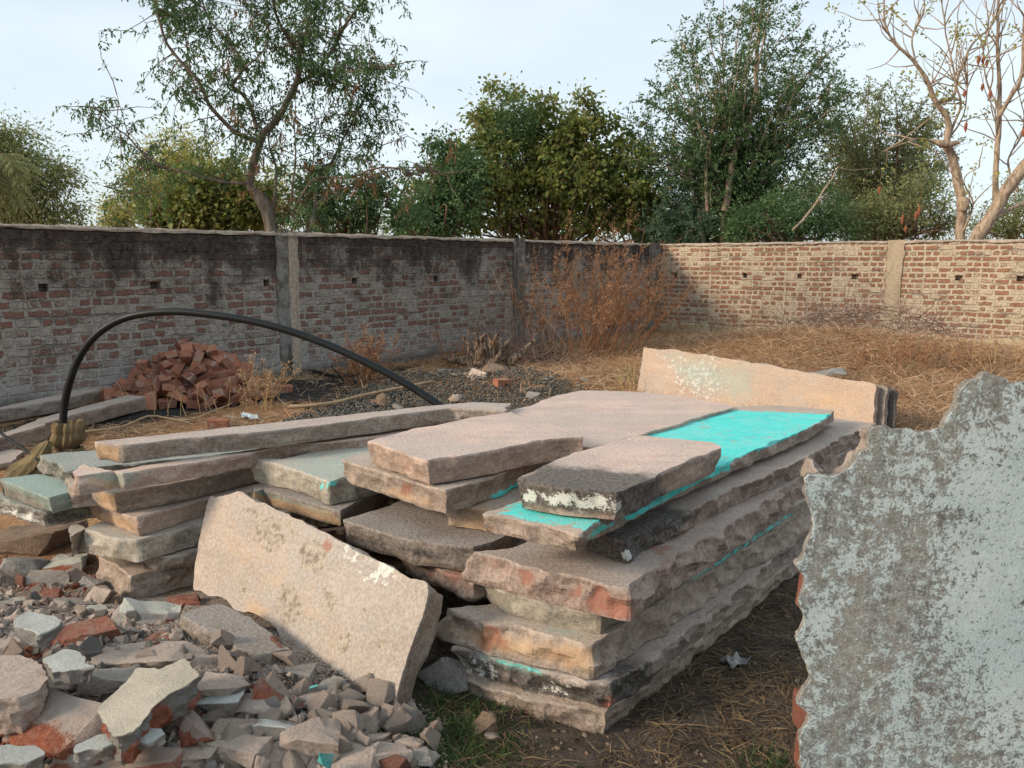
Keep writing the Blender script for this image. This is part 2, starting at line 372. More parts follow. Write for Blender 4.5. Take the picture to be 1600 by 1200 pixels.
# ---------------------------------------------------------------- boundary walls
def wall_mat(name, mortar1, mortar2, br1, br2, expose, mold, efflo, seed, ms=.019):
    m = NM(name, .95, .15); off = (seed * 7.1, 0, seed * .105)
    sep = m.n('ShaderNodeSeparateXYZ'); m.l(m.c, sep.inputs[0]); X, Z = sep.outputs['X'], sep.outputs['Z']
    wn = m.noisec(11, 6); wn2 = m.noisec(1.3, 2)
    add = m.n('ShaderNodeVectorMath'); add.operation = 'MULTIPLY_ADD'; m.l(wn, add.inputs[0]); add.inputs[1].default_value = (.085, .085, .05); add.inputs[2].default_value = (0, 0, 0)
    add2 = m.n('ShaderNodeVectorMath'); add2.operation = 'MULTIPLY_ADD'; m.l(wn2, add2.inputs[0]); add2.inputs[1].default_value = (.1, .1, .035); m.l(add.outputs[0], add2.inputs[2])
    add3 = m.n('ShaderNodeVectorMath'); add3.operation = 'ADD'; m.l(add2.outputs[0], add3.inputs[0]); m.l(m.map(loc=off), add3.inputs[1])
    s2 = m.n('ShaderNodeSeparateXYZ'); m.l(add3.outputs[0], s2.inputs[0]); cb = m.n('ShaderNodeCombineXYZ'); m.l(s2.outputs['X'], cb.inputs[0]); m.l(s2.outputs['Z'], cb.inputs[1])
    bt = m.n('ShaderNodeTexBrick'); m.l(cb.outputs[0], bt.inputs['Vector']); bt.offset = .5; bt.squash = .58; bt.squash_frequency = 2
    bt.inputs['Scale'].default_value = 1; bt.inputs['Brick Width'].default_value = .235; bt.inputs['Row Height'].default_value = .1
    bt.inputs['Mortar Size'].default_value = ms; bt.inputs['Mortar Smooth'].default_value = .45; bt.inputs['Bias'].default_value = 0
    bt.inputs['Color1'].default_value = (0, 0, 0, 1); bt.inputs['Color2'].default_value = (1, 1, 1, 1); bt.inputs['Mortar'].default_value = (.5, .5, .5, 1)
    fac = bt.outputs['Fac']; rnd = bt.outputs['Color']
    n2 = m.noise(2.2, 6, .65); n10 = m.noise(14, 7, .7); n40 = m.noise(55, 5, .7)
    n5 = m.noise(1.1, 4, .5, m.map(loc=(3, 3, 3)))
    mort = m.mix(m.ramp(n10, .35, .65), mortar1, mortar2); mort = m.mix(m.ramp(n40, .4, .6, 0, .3), mort, tuple(x * .5 for x in mortar1))
    brick = m.mix(rnd, br1, br2); brick = m.mix(m.ramp(n10, .4, .7, 0, .6), brick, tuple(x * .5 for x in br1))
    # brick shows only where the smeared mortar has not covered it
    e = m.math('ADD', m.math('MULTIPLY', m.math('SUBTRACT', n10, .5), 1.1), m.math('MULTIPLY', m.math('SUBTRACT', rnd, .5), .9))
    e = m.math('ADD', e, m.math('MULTIPLY', m.math('SUBTRACT', n5, .5), .9)); e = m.math('ADD', e, expose); e = m.math('ADD', e, m.math('MULTIPLY', m.math('SUBTRACT', n40, .5), .7))
    vis = m.math('MULTIPLY', m.ramp(e, -.05, .12), m.ramp(fac, .75, .35))
    col = m.mix(m.math('MULTIPLY', vis, m.ramp(n40, .3, .55, .5, .93)), mort, brick)
    # shadow in open joints is painted as dark lines, sunk by the bump
    jo = m.math('MULTIPLY', m.ramp(m.noise(1, 5, .6, m.map((1.2, 1, 9))), .54, .64), m.ramp(fac, .8, 1.0)); col = m.mix(m.math('MULTIPLY', jo, .4), col, (.05, .042, .038))
    if mold > 0:
        v = m.math('ADD', m.math('MULTIPLY', m.math('SUBTRACT', Z, 1.02), 1.05), m.math('MULTIPLY', m.math('SUBTRACT', n2, .5), 2.4)); v = m.math('ADD', v, m.math('MULTIPLY', m.math('SUBTRACT', n10, .5), 2.0)); v = m.math('ADD', v, m.math('MULTIPLY', m.math('SUBTRACT', n40, .5), .8))
        v = m.math('ADD', v, m.math('MULTIPLY', m.math('SUBTRACT', m.noise(1, 4, .6, m.map((3.5, 1, .35))), .5), 1.2))
        col = m.mix(m.math('MULTIPLY', m.ramp(v, .05, .75), mold), col, m.mix(m.ramp(n10, .35, .65), (.016, .013, .011), (.085, .068, .057)))
    v = m.math('ADD', m.math('SUBTRACT', .62, Z), m.math('MULTIPLY', m.math('SUBTRACT', n2, .5), 1.4)); v = m.math('ADD', v, m.math('MULTIPLY', m.math('SUBTRACT', n10, .5), .6))
    col = m.mix(m.math('MULTIPLY', m.ramp(v, .1, .6), efflo), col, m.mix(n10, (.46, .45, .44), (.34, .32, .30)))
    v = m.math('ADD', m.math('SUBTRACT', .2, Z), m.math('MULTIPLY', m.math('SUBTRACT', n2, .5), .5)); col = m.mix(m.math('MULTIPLY', m.ramp(v, -.02, .2), .7 if mold > 0 else .1), col, (.06, .05, .043))
    h = m.math('ADD', m.math('MULTIPLY', m.math('MULTIPLY', m.ramp(fac, 1.0, .3), .9), 1.0), m.math('MULTIPLY', n10, .9)); h = m.math('ADD', h, m.math('MULTIPLY', n40, .35))
    h = m.math('SUBTRACT', h, m.math('MULTIPLY', jo, .8))
    return m.fin(col, m.bump(h, .022, 1.0))
def conc_mat(name, c1, c2, seed=0, dark=.4, white=0.0):
    m = NM(name, .95, .15); c0 = m.map(loc=(seed, seed * 2, 0)); a = m.noise(3, 6, .65, c0); b = m.noise(22, 7, .7, c0); s = m.noise(1, 6, .6, m.map((9, 9, 1.2), loc=(seed, 0, 0)))
    col = m.mix(m.ramp(b, .35, .65), c1, c2); col = m.mix(m.ramp(s, .48, .66, 0, dark), col, tuple(x * .3 for x in c1))
    if white: col = m.mix(m.ramp(a, .5, .6, 0, white), col, (.6, .6, .58))
    return m.fin(col, m.bump(m.math('ADD', b, m.noise(90, 4, .6)), .01, .9))
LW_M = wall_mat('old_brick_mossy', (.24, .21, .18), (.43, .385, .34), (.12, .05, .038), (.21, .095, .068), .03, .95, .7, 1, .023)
RW_M = wall_mat('old_brick_sun_toned', (.42, .34, .25), (.60, .51, .39), (.16, .06, .04), (.30, .125, .07), .22, .0, .10, 3, .027)  # sunlit wall: the sun's brightness is put into its paler mortar colour
CP_M = conc_mat('coping_mortar', (.30, .24, .19), (.48, .40, .32), 2, .3)
PIL_M = conc_mat('pillar_cement', (.10, .088, .075), (.19, .17, .148), 5, .6, .2); PIL2_M = conc_mat('pillar_sun_toned', (.36, .29, .20), (.47, .38, .28), 7, .25)  # second pillar cement is a paler copy with sunlight put into its colour
PLI_M = conc_mat('plinth_cement', (.38, .30, .19), (.50, .42, .28), 9, .3)
def build_wall(name, label, A, B, Ht, holes, mat, pil, pilmat, copmat, plinth, seed, T=.23):
    L_ = np.linalg.norm(B - A); d = (B - A) / L_; rz = math.atan2(d[1], d[0])
    root = empty(name, (A[0], A[1], 0), label, 'wall', None, rz)
    # panel front face at local y=0 (towards the yard is -y), with recessed putlog holes
    xs = sorted(set([0, L_] + [h[0] - h[2] / 2 for h in holes] + [h[0] + h[2] / 2 for h in holes] + list(np.arange(.1, L_, .2))))
    z0 = -.3; zs = sorted(set([z0, Ht] + [h[1] for h in holes] + [h[1] + h[3] for h in holes] + list(np.arange(.1, Ht - .02, .17))))
    V = []; F = []; vi = {}
    def vv(x, y, z):
        k = (round(x, 4), round(y, 4), round(z, 4))
        if k not in vi:
            vi[k] = len(V); w = .012 * float(vnoise(np.array([[x * .9, y, z * 1.4 + seed]]), seed)[0]) if y == 0 else 0
            top = .022 * float(vnoise(np.array([[x * 2.3, 0, seed]]), seed)[0]) if z >= Ht - 1e-6 else 0
            V.append((x, y + w, z + top))
        return vi[k]
    for i in range(len(xs) - 1):
        for j in range(len(zs) - 1):
            cx, cz = (xs[i] + xs[i + 1]) / 2, (zs[j] + zs[j + 1]) / 2
            inh = any(abs(cx - h[0]) < h[2] / 2 and h[1] < cz < h[1] + h[3] for h in holes)
            if not inh: F.append((vv(xs[i], 0, zs[j]), vv(xs[i + 1], 0, zs[j]), vv(xs[i + 1], 0, zs[j + 1]), vv(xs[i], 0, zs[j + 1])))
    for h in holes:
        x0, x1, a, b = h[0] - h[2] / 2, h[0] + h[2] / 2, h[1], h[1] + h[3]; D = .13
        q = [(x0, a), (x1, a), (x1, b), (x0, b)]
        for k in range(4):
            p, r = q[k], q[(k + 1) % 4]; F.append((vv(p[0], 0, p[1]), vv(p[0], D, p[1]), vv(r[0], D, r[1]), vv(r[0], 0, r[1])))
        F.append((vv(x0, D, a), vv(x1, D, a), vv(x1, D, b), vv(x0, D, b)))
    F.append((vv(L_, T, z0), vv(0, T, z0), vv(0, T, Ht), vv(L_, T, Ht)))
    for i in range(len(xs) - 1): F.append((vv(xs[i], 0, Ht), vv(xs[i + 1], 0, Ht), vv(xs[i + 1], T, Ht), vv(xs[i], T, Ht)))
    F.append((vv(0, 0, z0), vv(0, 0, Ht), vv(0, T, Ht), vv(0, T, z0))); F.append((vv(L_, T, z0), vv(L_, T, Ht), vv(L_, 0, Ht), vv(L_, 0, z0)))
    mesh_obj('brick_panel', V, F, mat, root)
    # lumpy mortar coping
    n = int(L_ / .06); V = []; F = []
    pr = [(-.022, -.012), (-.026, .012), (-.008, .030), (.08, .04), (.17, .032), (T + .02, .012), (T + .018, -.015)]
    for i in range(n + 1):
        x = L_ * i / n
        for k, (y, z) in enumerate(pr):
            q = np.array([[x * 9, k * 1.7, seed]]); w = float(vnoise(q, 4)[0]) * .010 + float(vnoise(q * [.25, 1, 1], 5)[0]) * .008
            V.append((x, y + w, Ht + z + w + .022 * float(vnoise(np.array([[x * 2.3, 0, seed]]), seed)[0]) * 0))
    m_ = len(pr)
    for i in range(n):
        for k in range(m_ - 1): F.append((i * m_ + k, (i + 1) * m_ + k, (i + 1) * m_ + k + 1, i * m_ + k + 1))
    mesh_obj('coping', V, F, copmat, root, 40)
    for (x, w, pm, ex) in pil:
        nz_ = 26; nx_ = 6; V = []; F = []
        for j in range(nz_ + 1):
            z = -.2 + (Ht + .05 + .2) * j / nz_
            for (k, xx, yy) in [(0, -w / 2, .05), (1, -w / 2, -ex), (2, -w / 4, -ex - .004), (3, 0, -ex - .005), (4, w / 4, -ex - .004), (5, w / 2, -ex), (6, w / 2, .05)]:
                q = np.array([[z * 6, k * 2.2, x + seed]]); q2 = np.array([[z * 22, k * 3.2, x + seed]]); e_ = float(vnoise(q, 2)[0]) * .014 + float(vnoise(q2, 3)[0]) * .008
                V.append((x + xx + (e_ * 1.6 if k in (0, 1, 5, 6) else 0), yy + e_ * .5, z))
        for j in range(nz_):
            for k in range(6): a = j * 7 + k; F.append((a, a + 1, a + 8, a + 7))
        F.append(tuple(nz_ * 7 + k for k in range(7)))
        mesh_obj('pillar', V, F, pm, root, 50)
    if plinth:
        V = []; F = []; n = int(L_ / .1)
        for i in range(n + 1):
            x = L_ * i / n; w = float(vnoise(np.array([[x * 2.2, 1, seed]]), 8)[0]) * .035; w2 = float(vnoise(np.array([[x * 5, 4, seed]]), 9)[0]) * .012
            for (y, z) in [(-.055 + w2, -.2), (-.055 + w2, plinth - .03 + w), (-.03, plinth + w), (.02, plinth + .01 + w)]: V.append((x, y, z))
        for i in range(n):
            for k in range(3): a = i * 4 + k; F.append((a, a + 4, a + 5, a + 1))
        mesh_obj('plinth', V, F, PLI_M, root, 40)
    return root, L_, d
def wall_s(px, A, B):      # position along wall under pixel column px
    d = (B - A) / np.linalg.norm(B - A); k = (px - 800) / FPX
    # solve x = k*(y*CP - (z-CAMZ)*SP) at eye height
    return (k * CP * A[1] - A[0]) / (d[0] - k * CP * d[1])
dl = (WC - WA) / np.linalg.norm(WC - WA); A0 = WA - dl * 4.0; WCx = WC + dl * .12
HT = 1.895
hs = [(wall_s(p, A0, WC), 1.23, w, .085) for p, w in ((65, .10), (240, .13), (415, .09), (553, .1), (680, .09), (905, .1))]
pw = lambda a, b, A, B: abs(wall_s(b, A, B) - wall_s(a, A, B))
build_wall('brick_wall', 'long shaded brick wall on the left, black with mould along its top', A0, WCx, HT, hs, LW_M,
           [(wall_s(441, A0, WC), pw(430, 449, A0, WC), PIL_M, .012), (wall_s(458, A0, WC), pw(450, 466, A0, WC), CP_M, .004), (wall_s(810, A0, WC), pw(803, 820, A0, WC), PIL_M, .03), (wall_s(1022, A0, WC), pw(1014, 1030, A0, WC), PIL_M, .03)], PIL_M, CP_M, 0, 1)
dr = (WB - WC) / np.linalg.norm(WB - WC); WBx = WB + dr * 5
hs = [(wall_s(p, WC, WB), 1.2, w, .1) for p, w in ((1056, .11), (1165, .09), (1250, .09), (1337, .13), (1500, .12), (1597, .12))]
build_wall('brick_wall', 'sunlit red brick wall on the right with a pale cement foot', WC + dr * .0, WBx, HT, hs, RW_M,
           [(wall_s(1399, WC, WB), pw(1386, 1411, WC, WB), PIL2_M, .02)], PIL2_M, CP_M, .17, 3)
# ---------------------------------------------------------------- the slabs
def smat(name, seed, k=1.0, warm=0.0, **kw):
    d = dict(GREYP); d.update(kw)
    f = lambda c: (min(1, c[0] * k * (1 + warm)), c[1] * k, c[2] * k * (1 - warm)); return stone_mat(name, f(d['side1']), f(d['side2']), f(d['top']), seed=seed, bumpk=kw.get('bumpk', 1) if False else 1)
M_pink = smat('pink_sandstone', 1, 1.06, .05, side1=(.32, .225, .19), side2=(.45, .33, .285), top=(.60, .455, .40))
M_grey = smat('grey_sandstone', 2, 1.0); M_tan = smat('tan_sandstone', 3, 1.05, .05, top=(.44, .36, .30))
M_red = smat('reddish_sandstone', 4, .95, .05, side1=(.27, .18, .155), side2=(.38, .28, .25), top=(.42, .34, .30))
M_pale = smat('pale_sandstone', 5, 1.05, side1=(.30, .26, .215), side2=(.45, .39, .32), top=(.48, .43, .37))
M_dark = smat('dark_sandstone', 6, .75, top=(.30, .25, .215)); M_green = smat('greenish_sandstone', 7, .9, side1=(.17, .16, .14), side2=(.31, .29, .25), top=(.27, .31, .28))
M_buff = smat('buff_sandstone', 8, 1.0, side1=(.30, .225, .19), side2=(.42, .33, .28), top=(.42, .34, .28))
CS = 'stone slab'
def hslab(label, pts, zt, th, mat, seed, blobs=(), **kw):
    return slab('stone_slab', label, CS, foot(pts, zt, th), zt, th, mat, seed, blobs, **kw)
LEN = 2.75
# main stack, bottom to top
hslab('lowest long slab of the front stack, lying on the soil', [(708, 1098, 'b'), (830, 1132, 'b'), (948, 1156, 'b'), (1242, 906, 'b'), (39, 1.1, 'e'), (-51, .62, 'e')], .095, .09, M_tan, 11,
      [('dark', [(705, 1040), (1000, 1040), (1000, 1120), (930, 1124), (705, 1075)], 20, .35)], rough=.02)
hslab('soot-blackened slab second from the bottom of the front stack', [(704, 1055, 'b'), (830, 1092, 'b'), (957, 1119, 'b'), (1030, 1068, 'b'), (1252, 868, 'b'), (39, 1.0, 'e'), (-51, .66, 'e')], .20, .105, M_grey, 12,
      [('dark', [(712, 1018), (830, 1050), (940, 1080), (1015, 1035), (1030, 1075), (960, 1118), (830, 1088), (745, 1060)], 22, 1.0, 'side'), ('dark', [(985, 1065)], 60, .9), ('lime', [(755, 1040)], 45, .5, 'side'), ('lime', [(870, 1085)], 60, .35, 'side'),
       ('rust', [(860, 1100)], 28, .75, 'side'), ('rust', [(955, 1100)], 22, .7, 'side'), ('paint', [(770, 1027), (850, 1048), (845, 1054), (775, 1036)], 8, .75), ('faded', [(740, 1015), (860, 1045), (850, 1058), (740, 1030)], 14, .8)], rough=.026, chip=.016)
hslab('tan slab third from the bottom of the front stack, jutting out to the left', [(691, 992, 'b'), (760, 1017, 'b'), (925, 1058, 'b'), (1150, 900, 'b'), (1262, 828, 'b'), (39, .95, 'e'), (-51, .7, 'e'), (765, 942, 't')], .31, .105, M_tan, 13,
      [('buff', [(700, 975), (930, 1010), (930, 1050), (780, 1020), (700, 990)], 26, .75, 'side'), ('rust', [(770, 1000)], 42, .45, 'side'), ('rust', [(870, 1020)], 40, .35, 'side'), ('faded', [(835, 970), (920, 990), (915, 1000), (850, 985)], 16, .8)], rough=.026, slant=-.45, chip=.016)
hslab('thin pale slab tucked under the orange-stained slab of the front stack', [(738, 922, 'b'), (775, 955, 'b'), (850, 980, 'b'), (942, 996, 'b'), (1262, 803, 'b'), (39, .9, 'e'), (-51, .6, 'e')], .40, .088, M_pale, 14,
      [('paint', [(1050, 922), (1130, 868), (1240, 796), (1240, 806), (1130, 880), (1056, 930)], 10, .62)], rough=.012)
hslab('reddish slab with orange stains on its near corner, in the front stack', [(731, 905, 'b'), (860, 940, 'b'), (984, 969, 'b'), (1015, 940, 'b'), (1130, 868, 'b'), (1262, 768, 'b'), (39, .9, 'e'), (-51, .62, 'e'), (812, 852, 't')], .505, .105, M_red, 15,
      [('rust', [(965, 950)], 40, .74), ('rust', [(935, 940)], 30, .62), ('rust', [(825, 902)], 34, .62, 'side'), ('rust', [(790, 895)], 24, .5, 'side'), ('rust', [(1040, 868)], 30, .75), ('rust', [(900, 925)], 20, .6, 'side'), ('rust', [(760, 890)], 60, .4, 'side')], rough=.026, slant=-.42, chip=.018)
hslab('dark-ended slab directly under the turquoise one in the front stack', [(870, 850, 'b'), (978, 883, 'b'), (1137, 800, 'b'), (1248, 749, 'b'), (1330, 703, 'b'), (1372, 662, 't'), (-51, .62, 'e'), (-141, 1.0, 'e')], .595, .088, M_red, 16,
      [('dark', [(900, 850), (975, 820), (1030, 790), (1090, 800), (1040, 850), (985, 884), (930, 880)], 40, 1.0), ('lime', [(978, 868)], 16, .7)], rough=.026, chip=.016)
hslab('long slab with peeling turquoise paint on top, near the top of the front stack', [(748, 832, 'b'), (820, 845, 'b'), (903, 866, 'b'), (962, 831, 'b'), (1064, 779, 'b'), (1155, 737, 'b'), (1260, 691, 'b'), (1318, 658, 'b'), (1300, 641, 't'), (1215, 633, 't'), (1140, 635, 't'), (1015, 676, 't'), (850, 770, 't')], .69, .066, M_tan, 17,
      [('paint', [(1022, 672), (1080, 655), (1135, 641), (1300, 647), (1292, 654), (1240, 672), (1195, 700), (1180, 712), (1135, 733), (1130, 722), (1000, 700)], 9, 1.0, 'top'),
       ('paint', [(1000, 700), (1140, 720), (1140, 734), (1100, 750), (1040, 782), (985, 812), (960, 806)], 14, 1.0), ('paint', [(770, 806), (800, 780), (965, 800), (955, 822), (912, 838), (895, 826), (850, 824), (806, 816)], 20, .62, 'top'),
       ('paint', [(1290, 650), (1300, 650), (1240, 682), (1180, 708), (1182, 700)], 6, .8), ('paint', [(930, 822), (985, 805), (930, 842), (915, 845)], 14, .7)], rough=.018, grid=.028, chip=.014)
hslab('short slab with a whitewashed blackened end, topmost of the front stack', [(803, 750, 't'), (868, 718, 't'), (955, 690, 't'), (1000, 680, 't'), (1118, 690, 't'), (1131, 700, 't'), (1085, 720, 't'), (1036, 738, 't'), (1022, 748, 't'), (967, 770, 't'), (880, 764, 't')], .80, .102, M_pink, 18,
      [('dark', [(800, 745), (850, 722), (1030, 740), (1050, 775), (990, 812), (800, 795)], 30, .85), ('lime', [(812, 764), (965, 772), (982, 806), (880, 794), (815, 784)], 22, .62, 'side')], rough=.013, grid=.03, chip=.016)
# middle stack
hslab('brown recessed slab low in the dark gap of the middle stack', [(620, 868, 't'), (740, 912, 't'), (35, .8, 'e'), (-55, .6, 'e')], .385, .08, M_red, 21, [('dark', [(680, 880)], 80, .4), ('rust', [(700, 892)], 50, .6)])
hslab('dusty dark brown slab sticking out of the middle stack', [(531, 850, 'b'), (640, 885, 'b'), (742, 897, 'b'), (783, 870, 'b'), (790, 845, 't'), (15, .35, 'e'), (-55, .62, 'e'), (610, 790, 't')], .50, .105, M_dark, 22,
      [('dark', [(532, 826), (700, 862), (690, 885), (600, 862), (532, 846)], 26, .6, 'side'), ('buff', [(560, 858), (730, 898), (700, 880)], 20, .5, 'side')], rough=.014)
hslab('slab with an orange-brown sawn end in the middle stack', [(396, 785, 'b'), (470, 808, 'b'), (533, 827, 'b'), (610, 783, 'b'), (40, .9, 'e'), (-50, .62, 'e'), (398, 768, 't')], .495, .08, M_dark, 23,
      [('buff', [(390, 768), (520, 800), (545, 835), (520, 830), (390, 795)], 10, 1.0, 'side'), ('faded', [(400, 762), (515, 800), (520, 808), (400, 770)], 12, .9), ('lime', [(410, 768), (500, 795), (490, 790)], 14, .6, 'top')], rough=.007, chip=.008, wob=.006)
hslab('brown slab hidden between the middle and front stacks', [(690, 822, 'b'), (770, 836, 'b'), (35, .7, 'e'), (-55, .6, 'e')], .60, .095, M_tan, 24, [('buff', [(760, 830)], 90, .7)])
hslab('pale green-grey slab with turquoise traces at its near corner, in the middle stack', [(399, 748, 'b'), (450, 762, 'b'), (516, 788, 'b'), (600, 766, 'b'), (40, 1.5, 'e'), (-50, .6, 'e'), (505, 702, 't'), (440, 718, 't')], .60, .10, M_pale, 25,
      [('faded', [(440, 715), (640, 680), (600, 720), (520, 770), (490, 765)], 60, .75, 'top'), ('paint', [(480, 756), (530, 742), (530, 765), (500, 772)], 26, .6)], rough=.015, chip=.03, slant=-.45)
hslab('grey slab lying just under the pink slab of the middle stack', [(529, 752, 'b'), (600, 778, 'b'), (697, 807, 'b'), (770, 784, 'b'), (845, 748, 'b'), (30, .35, 'e'), (-50, .66, 'e')], .705, .10, M_tan, 26,
      [('faded', [(560, 732), (640, 752), (680, 768), (560, 745)], 18, .9, 'top'), ('paint', [(760, 776), (815, 750), (822, 758), (770, 784)], 12, .8), ('rust', [(638, 762)], 18, .8, 'side'), ('buff', [(600, 750), (680, 780), (695, 806), (600, 775)], 24, .6, 'side')], rough=.018, chip=.016)
hslab('broad smooth pink slab at the back of the pile between turquoise slab and black pipe', [(925, 700, 't'), (1012, 677, 't'), (1145, 637, 't'), (1135, 631, 't'), (1060, 618, 't'), (985, 611, 't'), (905, 610, 't'), (868, 618, 't'), (830, 632, 't'), (760, 650, 't'), (800, 680, 't')], .708, .10, M_pink, 27, rough=.012, grid=.05, group='stone slabs piled in the yard')
hslab('thick pink slab topmost of the middle stack with a smooth pink end', [(569, 689, 't'), (620, 705, 't'), (667, 720, 't'), (720, 713, 't'), (790, 700, 't'), (862, 686, 't'), (917, 683, 't'), (880, 668, 't'), (800, 643, 't'), (735, 652, 't'), (640, 671, 't')], .815, .10, M_pink, 28,
      [('rust', [(640, 715)], 30, .4, 'side'), ('buff', [(840, 706)], 60, .4, 'side')], rough=.015, grid=.04, chip=.016)
# left stack, bottom to top; buff on the left ends paints in warm sun
hslab('lowest slab of the left stack, lying on the rubble', [(150, 868, 't'), (206, 938, 'b'), (300, 912, 'b'), (60, 1.2, 'e'), (-30, .5, 'e')], .14, .11, M_tan, 31, rough=.02, slant=-.42)
hslab('thin slab second from the bottom of the left stack', [(215, 890, 'b'), (245, 894, 'b'), (310, 884, 'b'), (62, 1.2, 'e'), (-28, .5, 'e')], .215, .07, M_grey, 32)
hslab('pale ragged slab jutting left, third from the bottom of the left stack', [(110, 838, 't'), (118, 850, 'b'), (160, 868, 'b'), (218, 876, 'b'), (310, 850, 'b'), (62, 1.3, 'e'), (-28, .42, 'e'), (150, 815, 't')], .32, .095, M_pale, 33, [('faded', [(150, 815), (225, 850), (200, 850), (140, 830)], 26, .7, 'top')], rough=.02, slant=-.45, chip=.016)
hslab('pinkish slab with a tan end in the middle of the left stack', [(136, 808, 'b'), (215, 840, 'b'), (330, 806, 'b'), (63, 1.3, 'e'), (-27, .4, 'e')], .415, .092, M_pink, 34, [('buff', [(135, 795), (215, 815), (215, 840), (140, 815)], 14, .8, 'side')], rough=.014)
hslab('tan slab fourth from the top of the left stack', [(108, 775, 'b'), (178, 805, 'b'), (300, 782, 'b'), (420, 752, 'b'), (62, 1.3, 'e'), (-27, .4, 'e'), (115, 760, 't')], .52, .10, M_tan, 35, [('buff', [(150, 765), (182, 770), (182, 803), (155, 795)], 14, .9, 'side')], rough=.016)
hslab('dark greenish slab behind the left stack beside the brown sack', [(59, 714, 't'), (58, 735, 'b'), (112, 764, 'b'), (140, 760, 'b'), (63, .9, 'e'), (-27, .42, 'e'), (150, 702, 't')], .565, .09, M_green, 36, rough=.028)
hslab('long slab with straw on it, second from the top of the left stack', [(120, 744, 't'), (130, 752, 'b'), (192, 768, 'b'), (330, 744, 'b'), (440, 722, 'b'), (63, 1.4, 'e'), (-27, .4, 'e')], .645, .078, M_pink, 37,
      [('faded', [(130, 738), (240, 735), (200, 762), (130, 752)], 26, .8), ('buff', [(135, 742), (190, 752), (190, 768), (135, 760)], 14, .8, 'side'), ('buff', [(180, 730), (300, 722), (230, 742)], 24, .8, 'top')], rough=.016, chip=.014)
hslab('longest slab topmost of the left stack with warm sunlight painted on its end', [(140, 692, 't'), (146, 716, 'b'), (188, 727, 'b'), (300, 712, 'b'), (430, 700, 'b'), (560, 682, 'b'), (700, 662, 'b'), (792, 642, 't'), (800, 630, 't'), (735, 628, 't'), (640, 637, 't'), (500, 652, 't'), (300, 674, 't')], .745, .085, M_grey, 38,
      [('buff', [(140, 690), (186, 700), (186, 728), (140, 715)], 12, 1.0, 'side')], rough=.014, chip=.02)  # orange of the low sun painted on the left end face
hslab('turquoise-tinted slab at the left edge of the pile', [(-6, 750, 't'), (-6, 772, 'b'), (79, 806, 'b'), (132, 792, 'b'), (50, .2, 'e'), (125, 752, 't'), (58, 740, 't')], .49, .085, M_green, 41, [('faded', [(0, 740), (60, 738), (130, 765), (130, 800), (80, 806), (70, 790), (0, 755)], 20, 1.0)], rough=.008, chip=.01)
hslab('slab with a whitewashed edge under the turquoise-tinted slab at the left', [(-30, 778, 't'), (-30, 796, 'b'), (66, 826, 'b'), (130, 815, 'b'), (50, .25, 'e'), (-45, .6, 'e')], .395, .085, M_green, 42, [('lime', [(0, 790), (60, 805), (66, 826), (0, 800)], 16, .8, 'side'), ('dark', [(70, 790), (140, 800), (130, 820), (70, 826)], 12, .6, 'side')])
# leaning slab
p0 = on_z(612, 1122, .085); p1 = on_z(302, 922, .13); p2 = on_z(345, 768, .515)
nn = np.cross(p1 - p0, p2 - p0); nn /= np.linalg.norm(nn)
if nn[1] > 0: nn = -nn
def framed(pxpts, o, n):
    u = np.cross(np.array([0, 0, 1.0]), n); u /= np.linalg.norm(u); v = np.cross(n, u)
    W3 = [on_plane(a, b, o, n) for a, b in pxpts]; c = np.mean(W3, 0)
    return [(np.dot(w - c, u), np.dot(w - c, v)) for w in W3], (c, u, v, n)
uv, fr = framed([(328, 772), (345, 765), (372, 768), (400, 782), (440, 798), (500, 826), (600, 880), (668, 914), (664, 950), (640, 1020), (612, 1118), (600, 1112), (540, 1070), (480, 1022), (430, 995), (398, 958), (370, 950), (340, 940), (302, 924), (304, 880), (316, 815)], p0, nn)
LEAN = slab('stone_slab', 'big buff slab leaning against the pile above the rubble', CS, uv, 0, .105, M_buff, 51,
     [('mort', [(395, 812), (440, 818), (450, 850), (420, 868), (396, 850)], 16, .62), ('mort', [(465, 838), (505, 842), (520, 880), (490, 905), (462, 885)], 16, .62), ('mort', [(440, 905), (470, 915), (480, 970), (440, 985), (425, 950)], 16, .58), ('mort', [(500, 915), (530, 925), (520, 965), (500, 950)], 12, .6), ('mort', [(530, 985), (552, 990), (545, 1025), (528, 1020)], 9, .7), ('mort', [(588, 990), (606, 992), (600, 1015), (590, 1012)], 8, .7), ('mort', [(345, 775), (460, 812), (480, 842), (430, 830), (380, 802)], 14, .55), ('mort', [(370, 900), (400, 905), (395, 945), (372, 930)], 12, .5), ('buff', [(400, 960)], 34, .9),
      ('rust', [(511, 855)], 13, 1.0), ('buff', [(300, 760), (480, 800), (640, 1100), (560, 1080), (300, 920)], 160, .42), ('lime', [(600, 885)], 60, .5), ('lime', [(550, 862)], 30, .5), ('faded', [(525, 1040), (560, 1075), (610, 1110), (560, 1090), (520, 1060)], 22, .9), ('rust', [(672, 980)], 12, .7, 'side'),
      ('dark', [(345, 768), (480, 812), (440, 812), (350, 780)], 16, .25)], frame=fr, rough=.012, wob=.008, grid=.022, pit=.009, undul=.006, chip=.02, step=.012)
